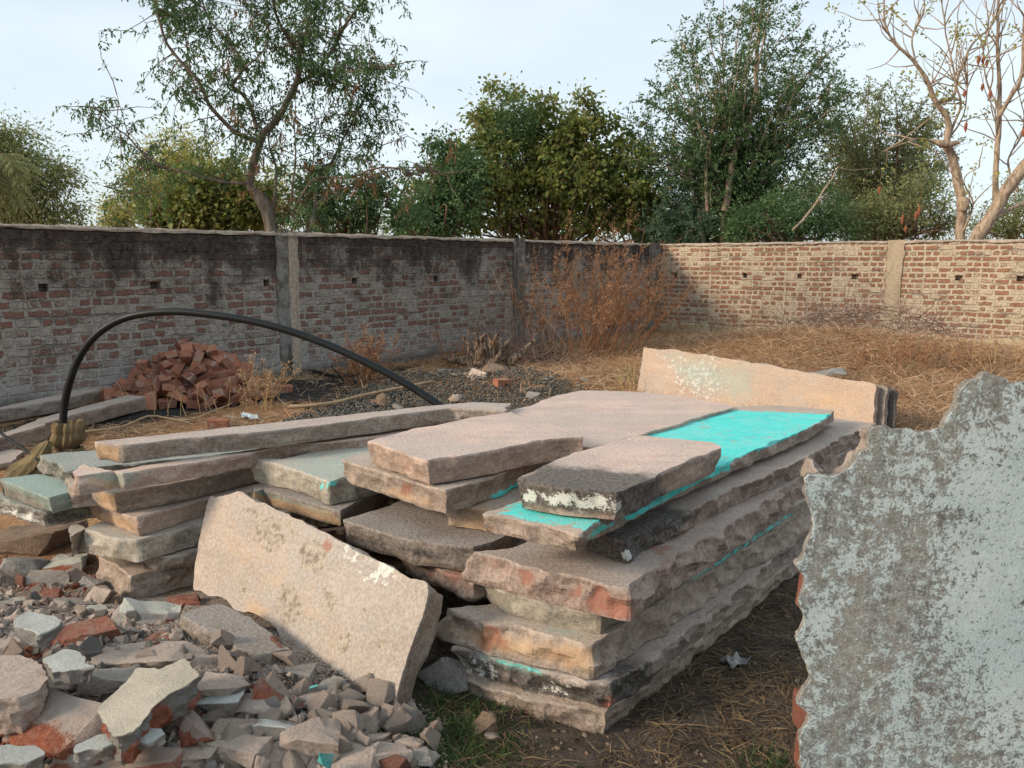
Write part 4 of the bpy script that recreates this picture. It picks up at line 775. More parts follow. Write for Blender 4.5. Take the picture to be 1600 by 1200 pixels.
while cnt < 300:
    px = random.uniform(-20, 690); py = random.uniform(855, 1215)
    lim = 880 if px < 150 else (960 if px < 300 else 1060 + (px - 460) * .2 if px > 460 else 1010)
    if py < lim + random.uniform(-10, 10) or (px > 640 and py < 1130): continue
    if random.random() < .3 and px < 330 and py < 1120: continue
    p = gpt(px, py, 0); i = random.randrange(14)
    if px > 330 and random.random() < .75: i = random.choice([0, 2, 4, 7, 9, 11])
    o = VAR[i]
    if i in used: o = o.copy(); COL.objects.link(o)
    used.add(i); s = random.choice([.025, .035, .045, .06, .075, .095]) * random.uniform(.85, 1.2) * (1.1 if px > 330 else .85)
    o.location = (p[0], p[1], p[2] + s * .12 + random.uniform(0, .03)); o.scale = (s, s, s); o.rotation_euler = (random.uniform(-1, 1), random.uniform(-1, 1), random.uniform(0, 6.28))
    if KC.get(o['k'], 0) >= 290: bpy.data.objects.remove(o) if o not in VAR else None; continue
    KC[o['k']] = KC.get(o['k'], 0) + 1
    k = o['k']; lm = min(LMK, key=lambda q: math.hypot(px - q[0], (py - q[1]) * 1.5)); dx_, dy_ = px - lm[0], (py - lm[1]) * 1.5
    ds_ = math.hypot(dx_, dy_); an = math.degrees(math.atan2(dy_, dx_)) % 360; wh = ['right of', 'below right of', 'below', 'below left of', 'left of', 'above left of', 'above', 'above right of'][int((an + 22.5) // 45) % 8]
    wh = ('just ' if ds_ < 32 else 'well ' if ds_ > 60 else '') + wh
    tag(o, '%s %s %s %s' % ('tiny' if s < .032 else 'small' if s < .045 else 'egg-sized' if s < .062 else 'fist-sized' if s < .085 else 'large', {'pink': 'pinkish sandstone chip', 'conc': 'beige mortar lump', 'grey': 'grey mortar chip', 'red': 'red brick chip'}[k], wh, lm[2]), 'rubble', KL[k][1]); cnt += 1
for o in VAR:
    if o.get('category') is None: bpy.data.objects.remove(o)
for o in COL.objects:
    if 'k' in o: del o['k']
# fragments too many to count, lying between the chunks
def fragments(n):
    rs = np.random.RandomState(77); B = [rock_mesh(700 + i, (1, rs.uniform(.6, .95), rs.uniform(.45, .85)), 10, 0, .05) for i in range(8)]; per = {'pink': [], 'grey': []}; out = {'pink': ([], []), 'grey': ([], [])}; cn = {'pink': 0, 'grey': 0}
    for i in range(n):
        while 1:
            px, py = rs.uniform(-30, 690), rs.uniform(858, 1225)
            if py > (872 if px < 150 else 955 if px < 300 else 1070 if px < 460 else 1085 + (px - 460) * .5) and not inpoly(np.array([px]), np.array([py]), [(140, 1095), (215, 1040), (325, 1045), (270, 1100), (210, 1150), (150, 1150)])[0]: break
        p = on_z(px, py, .12); z = float(0.0); k = 'pink' if rs.rand() < .8 else 'grey'; V, F, N = B[rs.randint(8)]; s_ = rs.choice([.014, .02, .026, .034, .042]) * rs.uniform(.8, 1.25)
        a, b_, c_ = rs.uniform(-1.2, 1.2), rs.uniform(-1.2, 1.2), rs.uniform(0, 6.28); M = np.array((Matrix.Rotation(c_, 3, 'Z') @ Matrix.Rotation(b_, 3, 'Y') @ Matrix.Rotation(a, 3, 'X')))
        out[k][0].append((V * s_) @ M.T + [p[0], p[1], s_ * .2 + rs.uniform(0, .018)]); out[k][1].extend([tuple(q + cn[k] for q in f) for f in F]); cn[k] += len(V)
    for k in out:
        V = np.concatenate(out[k][0]); V[:, 2] += gh(V[:, 0], V[:, 1]); fn = np.clip(fbm(V * 3.0, 2, 5) * 2.2 - .25, 0, 1)
        tag(mesh_obj('rubble_fragments', V, out[k][1], RUB[k], None, 20, {'red': fn, 'face': fn * 0}), 'pinkish fragments filling the gaps of the rubble heap' if k == 'pink' else 'greyish mortar fragments filling the gaps of the rubble heap', 'rubble', None, 'stuff')
fragments(1300)
# crumbs too many to count
def chips(name, n, area, smin, smax, mat, seed, zoff=0.0, flatn=.6):
    rs = np.random.RandomState(seed); c = np.array([area(rs) for _ in range(n)]); z = gh(c[:, 0], c[:, 1]) + zoff * rs.uniform(0, 1, n)
    base = np.array([(1, 0, 0), (-1, 0, 0), (0, 1, 0), (0, -1, 0), (0, 0, 1), (0, 0, -1), (.6, .6, .5), (-.6, .5, .6)], float)
    fs = np.array([(0, 6, 4), (6, 2, 4), (2, 7, 4), (7, 1, 4), (1, 3, 4), (3, 0, 4), (0, 2, 6), (2, 1, 7), (0, 5, 2), (2, 5, 1), (1, 5, 3), (3, 5, 0)])
    s = rs.uniform(smin, smax, n) ** 1.0; S = np.stack([s, s * rs.uniform(.6, 1, n), s * rs.uniform(.4, .8, n) * flatn * 1.5], 1)
    V = base[None] * rs.uniform(.7, 1.2, (n, 8, 1)) * S[:, None, :] * .5
    a = rs.uniform(0, 6.28, n); b = rs.uniform(-.6, .6, n); ca, sa, cb, sb = np.cos(a), np.sin(a), np.cos(b), np.sin(b)
    x, y, zz = V[..., 0], V[..., 1], V[..., 2]; y2 = y * cb[:, None] - zz * sb[:, None]; z2 = y * sb[:, None] + zz * cb[:, None]
    X = x * ca[:, None] - y2 * sa[:, None]; Yv = x * sa[:, None] + y2 * ca[:, None]
    V = np.stack([X + c[:, :1], Yv + c[:, 1:2], z2 + z[:, None]], 2).reshape(-1, 3); F = (fs[None] + (np.arange(n) * 8)[:, None, None]).reshape(-1, 3)
    tone = np.repeat(rs.uniform(0, 1, n), 8); o = mesh_obj(name, V, F, mat, None, None, {'tone': tone, 'red': tone * 0, 'face': tone * 0}); return o
def tone_mat(name, cols, rough=.9, bump=0, trans=0.0, spec=.15):
    m = NM(name, rough, spec); r = m.n('ShaderNodeValToRGB'); m.l(m.attr('tone'), r.inputs[0]); el = r.color_ramp.elements
    while len(el) < len(cols): el.new(.5)
    for i, c in enumerate(cols): el[i].position = i / (len(cols) - 1); el[i].color = tuple(c) + (1,)
    m.fin(r.outputs[0])
    if trans:
        t = m.n('ShaderNodeBsdfTranslucent'); m.l(r.outputs[0], t.inputs[0]); x = m.n('ShaderNodeMixShader'); x.inputs[0].default_value = trans
        m.l(m.b.outputs[0], x.inputs[1]); m.l(t.outputs[0], x.inputs[2]); m.l(x.outputs[0], m.out.inputs[0])
    return m.m
CR_M = tone_mat('crumb_stone', [(.42, .345, .305), (.33, .275, .24), (.45, .385, .34), (.36, .255, .21), (.38, .315, .28), (.27, .235, .215)])
def rub_area(rs):
    while 1:
        px, py = rs.uniform(-40, 700), rs.uniform(860, 1230)
        if py > (870 if px < 150 else 960 if px < 300 else 1010 if px < 460 else 1060 + (px - 460) * .3): p = on_z(px, py, .03); return p[0], p[1]
tag(chips('rubble_crumbs', 15000, rub_area, .003, .014, CR_M, 3, .01), 'loose crumbs and grit between the broken masonry', 'rubble', None, 'stuff')
GR_M = tone_mat('gravel_stone', [(.05, .055, .052), (.10, .10, .09), (.16, .15, .13), (.065, .07, .07), (.21, .19, .16), (.055, .06, .058)], .75)
def grav_area(rs):
    while 1:
        px, py = rs.uniform(440, 920), rs.uniform(575, 660); t = (px - 440) / 480
        up = 650 - 75 * math.sin(min(1, max(0, (px - 440) / 300)) * 1.57) if px < 740 else 578 + (px - 740) ** 2 / 1000.
        if py > up + rs.uniform(-4, 6): p = on_z(px, py, .1); return p[0], p[1]
tag(chips('gravel_heap', 15000, grav_area, .018, .042, GR_M, 4, .07, .8), 'low heap of dark grey gravel behind the stone slabs', 'gravel', None, 'stuff')
def yard_area(rs):
    while 1:
        px, py = rs.uniform(-40, 1300), rs.uniform(560, 1200)
        if py < 700 or (px > 650): p = on_z(px, py, 0); return p[0], p[1]
tag(chips('scattered_grit', 1300, yard_area, .006, .032, tone_mat('soil_grit', [(.16, .12, .09), (.10, .08, .065), (.24, .19, .15), (.20, .13, .09)]), 5, .0), 'scattered small stones and grit over the yard soil', 'stones', None, 'stuff')
# stones and bits further back
def back_rock(label, px, py, w, h, kind, seed, **k): return rock(label, px, py, w, h, kind, seed, name=k.pop('name', 'stone'), cat='stone', group=k.pop('group', 'stones lying behind the pile'), **k)
back_rock('rounded grey boulder lying by the wall, left of the tree stump', 695, 581, 21, 17, 'grey', 401, rough=.02, npts=30, dz=.05, tall=1.5)
back_rock('pointed pink boulder beside the brown boulder', 746, 583, 30, 20, 'pink', 402, dz=.06, tall=1.4)
back_rock('brown squared boulder in front of the tree stump', 776, 578, 42, 27, 'tan', 403, npts=18, dz=.07, tall=1.6)
back_rock('pale pink stone on the dark gravel', 712, 620, 19, 12, 'pink', 404, dz=.09, tall=1.5)
back_rock('dull purplish stone on the right of the dark gravel', 834, 616, 22, 11, 'grey', 405, dz=.09, tall=1.5)
back_rock('rounded brownish stone on the gravel by the dry stick', 596, 622, 16, 15, 'tan', 406, npts=24, dz=.09, tall=1.5)
back_rock('small tan stone touching the rounded one by the dry stick', 585, 626, 13, 11, 'tan', 407, dz=.05)
back_rock('pale flat stone at the front edge of the gravel', 621, 635, 16, 10, 'conc', 408, dz=.08, tall=1.5)
back_rock('dark stone in the straw at the right of the gravel', 912, 592, 22, 8, 'grey', 409)
back_rock('second dark stone in the straw, nearer the gravel', 856, 590, 20, 9, 'grey', 410)
back_rock('flat grey rock on the dry mound behind the standing slab', 1292, 580, 46, 16, 'grey', 411, dz=.03)
back_rock('pale stone in front of the brick heap on the burnt ground', 366, 650, 30, 8, 'pink', 412)
# ---------------------------------------------------------------- bricks
def brick_mesh(seed):
    bm = bmesh.new(); bmesh.ops.create_cube(bm, size=1); rs = random.Random(seed)
    for v in bm.verts: v.co = Vector((v.co.x * .225 + rs.uniform(-.006, .006), v.co.y * .108 + rs.uniform(-.004, .004), v.co.z * .075 + rs.uniform(-.003, .003)))
    if seed % 3 == 0:
        for v in bm.verts:
            if v.co.x > 0: v.co.x -= .07 + rs.uniform(-.02, .02)
    bmesh.ops.subdivide_edges(bm, edges=bm.edges[:], cuts=5, use_grid_fill=True); bm.normal_update(); P = np.array([v.co[:] for v in bm.verts]); d = fbm(P * 28 + seed, 3, seed) * .008 + fbm(P * 9 + seed, 2, seed) * .006
    for v, q in zip(bm.verts, d): v.co += v.normal * q - Vector((0, 0, 0))
    me = bpy.data.meshes.new('brick'); bm.to_mesh(me); bm.free(); me.polygons.foreach_set('use_smooth', [True] * len(me.polygons)); me.set_sharp_from_angle(angle=R(35)); me.materials.append(BRK_M); return me
BM = [brick_mesh(i) for i in range(7)]
rnd = random.Random(12); pc = gpt(285, 628, 0); wn = np.array([dl[1], -dl[0]])  # towards the yard
pcx, pcy = pc[0] + .0, pc[1] + .28; placed = []
def put_brick(x, y, z, rot, label, group='bricks heaped against the wall'):
    o = bpy.data.objects.new('brick', rnd.choice(BM)); COL.objects.link(o); o.location = (x, y, z); o.rotation_euler = rot; o.scale = (1.1,) * 3; return tag(o, label, 'brick', group)
tries = 0
while len(placed) < 175 and tries < 9000:
    tries += 1; a = rnd.uniform(0, 6.283); r = rnd.random() ** .6; x = pcx + math.cos(a) * r * .92; y = pcy + math.sin(a) * r * .66
    surf = .55 * (1 - r) ** .85 * (1 + .10 * math.sin(3 * a)); z = .04 + surf * rnd.choice([1, 1, 1, .75, .5])
    if wallside(x, y) < .14: continue
    if any((x - q[0]) ** 2 + (y - q[1]) ** 2 + ((z - q[2]) * 1.2) ** 2 < .105 ** 2 for q in placed): continue
    placed.append((x, y, z)); big = rnd.random() < .35; rt = (rnd.uniform(-.55, .55), rnd.uniform(-.6, .6) if not big else rnd.uniform(-1.3, 1.3), rnd.uniform(0, 3.14))
    how = 'upright' if abs(rt[1]) > .85 else 'tilted' if abs(rt[1]) > .3 else 'flat'; qx = project(np.array([[x, y, z]]))[0][0]
    lev = 'at the top of' if z > .44 else 'high up on' if z > .32 else 'halfway up' if z > .2 else 'low on' if z > .1 else 'at the foot of'; side = 'far left' if qx < 215 else 'left of centre' if qx < 262 else 'in the middle' if qx < 300 else 'right of centre' if qx < 345 else 'far right'
    o = put_brick(x, y, z + float(gh(x, y)), rt, ''); o['label'] = '%s brick, %s %s the heap, %s, %s' % ('broken half' if o.data in (BM[0], BM[3], BM[6]) else 'whole', how, lev, side, 'seen end on' if abs(rt[2] - 1.57) < .5 else 'seen side on' if rt[2] < .5 or rt[2] > 2.64 else 'turned right' if rt[2] < 1.57 else 'turned left')
for (a, b, rz, t) in [(140, 606, .4, 'reddish brick standing alone left of the brick heap'), (156, 604, 1.2, 'brick tipped on the lone brick left of the heap'), (168, 608, .1, 'flat brick lying between lone bricks and the heap'), (440, 608, .35, 'dusty brick lying right of the heap on burnt soil'), (405, 606, .3, 'brick half hidden by dry weeds right of the heap'), (788, 604, .6, 'bright orange-red brick lying on the gravel heap'), (348, 662, .1, 'orange brick half buried in straw in front of the heap')]:
    p = gpt(a, b, .04); put_brick(p[0], p[1], p[2] + (.05 if a == 788 else 0), (0.1, .05, rz), t, None)
# ---------------------------------------------------------------- tubes
def tube(pts, rad, seg=8, closed_ends=True):
    P = np.array(pts, float); n = len(P); T = np.gradient(P, axis=0); T /= np.linalg.norm(T, axis=1)[:, None] + 1e-9
    ref = np.array([0, 0, 1.0]) if abs(T[0][2]) < .9 else np.array([1.0, 0, 0]); V = []; U = np.cross(T[0], ref); U /= np.linalg.norm(U)
    rad = np.broadcast_to(rad, (n,))
    for i in range(n):
        U = U - T[i] * np.dot(U, T[i]); U /= np.linalg.norm(U) + 1e-9; B = np.cross(T[i], U)
        for k in range(seg): a = 2 * math.pi * k / seg; V.append(P[i] + rad[i] * (U * math.cos(a) + B * math.sin(a)))
    F = []
    for i in range(n - 1):
        for k in range(seg): F.append((i * seg + k, i * seg + (k + 1) % seg, (i + 1) * seg + (k + 1) % seg, (i + 1) * seg + k))
    if closed_ends: F.append(tuple(range(seg))[::-1]); F.append(tuple((n - 1) * seg + k for k in range(seg)))
    return V, F
def smoothline(P, n=40):
    P = np.array(P, float); t = np.concatenate([[0], np.cumsum(np.linalg.norm(np.diff(P, axis=0), axis=1))]); out = []
    for u in np.linspace(0, t[-1], n):
        i = min(max(np.searchsorted(t, u) - 1, 0), len(P) - 2); p0 = P[max(i - 1, 0)]; p1 = P[i]; p2 = P[i + 1]; p3 = P[min(i + 2, len(P) - 1)]; f = (u - t[i]) / (t[i + 1] - t[i] + 1e-9)
        out.append(.5 * ((2 * p1) + (-p0 + p2) * f + (2 * p0 - 5 * p1 + 4 * p2 - p3) * f * f + (-p0 + 3 * p1 - 3 * p2 + p3) * f ** 3))
    return np.array(out)
class Geo:
    def __init__(s): s.V = []; s.F = []; s.n = 0
    def add(s, V, F):
        s.V.extend(V); o = s.n; s.F.extend([tuple(i + o for i in f) for f in F]); s.n += len(V)
    def obj(s, name, mat, parent=None, smooth=60): return mesh_obj(name, s.V, s.F, mat, parent, smooth)
def plain(name, c, rough=.5, spec=.5, bump=0):
    m = NM(name, rough, spec); n = m.noise(12, 5, .6); return m.fin(m.mix(m.ramp(n, .3, .7), tuple(x * .8 for x in c), tuple(min(1, x * 1.2) for x in c)), m.bump(m.noise(60, 4, .6), .003, bump) if bump else None)
# black pipe arching over the yard
m = NM('black_pipe', .38, .25); n_ = m.noise(9, 6, .7); PIPE_M = m.fin(m.mix(m.ramp(n_, .5, .8), (.005, .008, .010), (.014, .018, .02)), m.bump(m.noise(30, 4), .002, .3), m.ramp(n_, .3, .7, .42, .62))
pp = [(97, 694, 6.1), (98, 665, 6.1), (101, 632, 6.1), (108, 600, 6.08), (122, 562, 6.05), (150, 524, 6.0), (195, 497, 5.95), (262, 487, 5.9), (340, 493, 5.85), (420, 508, 5.8), (500, 534, 5.75), (580, 570, 5.68), (640, 603, 5.62), (690, 636, 5.56), (730, 664, 5.5)]
V, F = tube(smoothline([at_y(a, b, y) for a, b, y in pp], 70), .027, 16); PIPE = tag(mesh_obj('pipe', V, F, PIPE_M, None, 60), 'thick black plastic pipe arching from the brown sack to behind the slabs', 'pipe')
V, F = tube(smoothline([at_y(-60, 632, 6.6), at_y(0, 676, 6.2), at_y(30, 697, 6.05), at_y(57, 717, 5.9), at_y(66, 730, 5.85)], 24), .011, 8); tag(mesh_obj('cable', V, F, PIPE_M, None, 60), 'thin black cable running from the left edge to the sack', 'cable')
# burlap sack wrapped round the pipe foot
def sack():
    b = at_y(96, 668, 6.1); g = float(gh(b[0], b[1])); root = empty('sack', (b[0], b[1], g), 'brown burlap sack wrapped round the foot of the black pipe', 'sack')
    m = NM('burlap', .95, .1); w = m.noise(1, 2, .5, m.map((160, 160, 30))); n = m.noise(7, 5, .6); SK = m.fin(m.mix(m.ramp(n, .3, .7), (.11, .08, .042), (.21, .16, .09)), m.bump(m.math('ADD', w, m.noise(60, 3)), .004, .8))
    def lathe(prof, name, fold, seed, off=(0, 0, 0), sq=1.0, lean=(0, 0)):
        na = 64; V = []; F = []; z0 = prof[0][1]; zz = prof[-1][1] - z0
        for k, (r, z) in enumerate(prof):
            for i in range(na):
                a = 6.2832 * i / na; q = np.array([[math.cos(a) * 1.6, math.sin(a) * 1.6, z * 6 + seed]]); f = 1 + fold * float(vnoise(q * [2.4, 2.4, .6], seed)[0]) + .4 * fold * float(vnoise(q * [5, 5, 2], seed + 1)[0])
                V.append((math.cos(a) * r * f + off[0] + lean[0] * z, math.sin(a) * r * f * sq + off[1] + lean[1] * z, z + off[2] + .1 * r * float(vnoise(q, seed + 3)[0])))
        for k in range(len(prof) - 1):
            for i in range(na): F.append((k * na + i, k * na + (i + 1) % na, (k + 1) * na + (i + 1) % na, (k + 1) * na + i))
        return mesh_obj(name, V, F, SK, root, 70)
    lathe([(.34, -.04), (.36, .02), (.30, .06), (.22, .085), (.15, .11), (.10, .14), (.08, .17)], 'sack_body', .5, 3, (.06, .0, .02), .8, (.2, 0))
    lathe([(.06, .12), (.085, .16), (.12, .20), (.135, .245), (.115, .285), (.125, .31), (.128, .35), (.11, .385), (.098, .375), (.085, .33), (.05, .28)], 'sack_collar', .34, 8, (.0, 0, .02), .85, (.12, .1))
    lathe([(.16, -.05), (.17, .02), (.15, .08), (.10, .13), (.075, .19), (.04, .25), (.01, .27)], 'sack_tail', .55, 12, (-.2, -.25, 0), .7, (.5, .5))
sack(); [o for o in COL.objects if o.name == 'sack'][0].scale = (.85, .85, .88)
# ---------------------------------------------------------------- sticks
WOOD_M = plain('dry_wood', (.36, .25, .15), .9, .2, .6); CHARW_M = plain('charred_wood', (.03, .027, .025), .9, .2, .6); TWIG_M = plain('dry_twig', (.36, .23, .12), .9, .2)
def stick(label, pts, r0, r1, mat, dz=.05, n=24):
    P = smoothline([gpt(a, b, dz if len(q) < 1 else q[0]) for a, b, *q in pts], n); P = P + np.stack([fbm(P * 3 + 5, 2, 1), fbm(P * 3, 2, 2), fbm(P * 3, 2, 3)], 1) * .02
    V, F = tube(P, np.linspace(r0, r1, n), 7); return tag(mesh_obj('stick', V, F, mat, None, 60), label, 'stick')
stick('long bent bare stick lying over the gravel edge', [(452, 636), (500, 633), (560, 620), (610, 609), (675, 596)], .022, .012, WOOD_M, .09)
stick('pale thin bent twig lying between the sack and the weeds', [(122, 676), (190, 668), (232, 650), (300, 655), (360, 630), (392, 612)], .012, .006, WOOD_M, .04)
stick('charred pole lying at the foot of the wall behind the weeds', [(452, 575), (490, 581), (530, 588), (560, 584)], .03, .02, CHARW_M, .05)
stick('charred stick leaning up beside the orange weeds', [(505, 558, .12), (520, 574, .08), (540, 596, .03)], .02, .012, CHARW_M)
stick('short pale stick beside the rounded grey boulder', [(705, 585), (742, 584)], .02, .02, WOOD_M, .05)
# weathered root stump
def stump():
    g = Geo(); c = gpt(762, 570, .08); rs = np.random.RandomState(3)
    for i in range(15):
        a = rs.uniform(-1, 1); P = [c + np.array([rs.uniform(-.25, .25), rs.uniform(-.1, .1), .0])]; d = np.array([a * .8, rs.uniform(-.3, .3), rs.uniform(.3, 1)]); d /= np.linalg.norm(d); L_ = rs.uniform(.25, .62)
        for k in range(4): P.append(P[-1] + d * L_ / 4 + rs.uniform(-.03, .03, 3)); d = d + rs.uniform(-.35, .35, 3); d /= np.linalg.norm(d)
        g.add(*tube(smoothline(P, 10), np.linspace(.10, .02, 10) * rs.uniform(.7, 1.2, 10), 7))
    m = NM('weathered_root', .9, .2); s = m.noise(1, 6, .7, m.map((30, 30, 5))); tag(g.obj('tree_stump', m.fin(m.mix(m.ramp(s, .4, .62), (.05, .036, .028), (.34, .24, .165)), m.bump(s, .03, 1)), None, 60), 'weathered brown tree stump with twisted roots in front of the wall', 'tree stump')
stump()
# crumpled plastic litter
def litter(label, px, py, w, h, seed, col):
    p = gpt(px, py, .02); rs = np.random.RandomState(seed); n = 9; X, Y = np.meshgrid(np.linspace(-.5, .5, n), np.linspace(-.5, .5, n)); w = px_size(p, w); h = px_size(p, h) * 2
    Z = vnoise(np.stack([X.ravel() * 4, Y.ravel() * 4, X.ravel() * 0 + seed], 1), seed) * w * .22; ang = .5; x = X.ravel() * w; y = Y.ravel() * h
    V = np.stack([x * math.cos(ang) - y * math.sin(ang), x * math.sin(ang) + y * math.cos(ang), Z + w * .15], 1); i, j = np.meshgrid(np.arange(n - 1), np.arange(n - 1)); a = (j * n + i).ravel(); F = np.stack([a, a + 1, a + n + 1, a + n], 1)
    o = mesh_obj('litter', V, F, plain('litter_film_%d' % seed, col, .35, .5), None, 30, None, p); md = o.modifiers.new('thick', 'SOLIDIFY'); md.thickness = .002; return tag(o, label, 'litter')
litter('crumpled shiny plastic wrapper on the straw before the brick heap', 389, 653, 22, 14, 1, (.55, .6, .6)); litter('scrap of pale plastic on the right foot of the brick heap', 348, 615, 14, 9, 2, (.6, .6, .6)); litter('grey flat scrap lying on the dark soil right of the front stack', 1148, 1034, 34, 14, 3, (.2, .2, .2))
# ---------------------------------------------------------------- vegetation
def leaf_quads(C, A, Ln, Wd, rs, droop=0.0):
    """rhombus leaves: base point C, direction A"""
    n = len(C); r = rs.normal(size=(n, 3)); S = np.cross(A, r); S /= np.linalg.norm(S, axis=1)[:, None] + 1e-9
    Ln = np.broadcast_to(Ln, (n,))[:, None]; Wd = np.broadcast_to(Wd, (n,))[:, None]
    V = np.stack([C, C + A * Ln * .5 + S * Wd * .5, C + A * Ln - np.array([0, 0, 1]) * Ln * droop, C + A * Ln * .5 - S * Wd * .5], 1).reshape(-1, 3)
    return V, np.arange(n * 4).reshape(n, 4)
def unit(v): return v / (np.linalg.norm(v, axis=-1, keepdims=True) + 1e-9)
def leaves_obj(name, C, A, Ln, Wd, mat, parent, seed, droop=0.0, tone=None):
    rs = np.random.RandomState(seed); V, F = leaf_quads(C, A, Ln, Wd, rs, droop); t = rs.uniform(0, 1, len(C)) if tone is None else tone
    return mesh_obj(name, V - np.array(parent.location), F, mat, parent, None, {'tone': np.repeat(t, 4)})
def bark(name, c1, c2, k=1):
    m = NM(name, .95, .1); s = m.noise(1, 6, .7, m.map((18, 18, 5))); return m.fin(m.mix(m.ramp(s, .35, .65), c1, c2), m.bump(s, .03, .8))
BK_GREY = bark('bark_grey', (.10, .085, .07), (.24, .20, .165)); BK_BROWN = bark('bark_brown', (.09, .055, .038), (.22, .14, .095)); BK_PALE = bark('bark_pale', (.20, .145, .10), (.46, .36, .27))
LF_DK = tone_mat('leaf_dark', [(0.0452, 0.0961, 0.0396), (0.0848, 0.1583, 0.0565), (0.1244, 0.2036, 0.0792), (0.0679, 0.1244, 0.0565)], .6, 0, .4, .3)
LF_MID = tone_mat('leaf_mid', [(0.092, 0.1437, 0.0345), (0.184, 0.23, 0.0575), (0.2645, 0.2875, 0.0805), (0.1265, 0.1725, 0.046), (0.3105, 0.253, 0.1035)], .55, 0, .4, .3)
LF_BLUE = tone_mat('leaf_blue', [(0.06, 0.12, 0.078), (0.096, 0.168, 0.102), (0.144, 0.228, 0.132)], .6, 0, .4, .3)
LF_YEL = tone_mat('leaf_yellow', [(0.23, 0.2645, 0.069), (0.391, 0.3795, 0.115), (0.483, 0.437, 0.1495)], .6, 0, .5, .2)
LF_OLV = tone_mat('leaf_olive', [(0.15, 0.2, 0.075), (0.2375, 0.275, 0.1125), (0.325, 0.325, 0.1625), (0.1875, 0.225, 0.1)], .6, 0, .45, .2)
LF_BRN = tone_mat('leaf_brown', [(.17, .085, .04), (.24, .13, .07), (.30, .18, .10)], .8, 0, .3, .1)
LF_ORG = tone_mat('dry_orange', [(.26, .13, .07), (.36, .20, .115), (.46, .30, .19)], .9, 0, .25, .1)
LF_STRAW = tone_mat('straw', [(.25, .145, .085), (.42, .28, .165), (.52, .40, .27), (.36, .17, .095)], .9, 0, .2, .1)
def branch_paths(rs, start, d0, length, n, wig, up=0.0):
    P = [np.array(start, float)]; d = unit(np.array(d0, float))
    for k in range(n):
        d = unit(d + rs.normal(size=3) * wig + np.array([0, 0, up])); P.append(P[-1] + d * length / n)
    return np.array(P)
def tree_root(name, px, Y, label, group='trees and shrubs beyond the walls', cat='tree'):
    x = at_y(px, 380, Y)[0]; return empty(name, (x, Y, 0), label, cat, group)
def finish_wood(g, name, mat, root):
    V = np.array(g.V) - np.array(root.location); return mesh_obj(name, V, g.F, mat, root, 70)
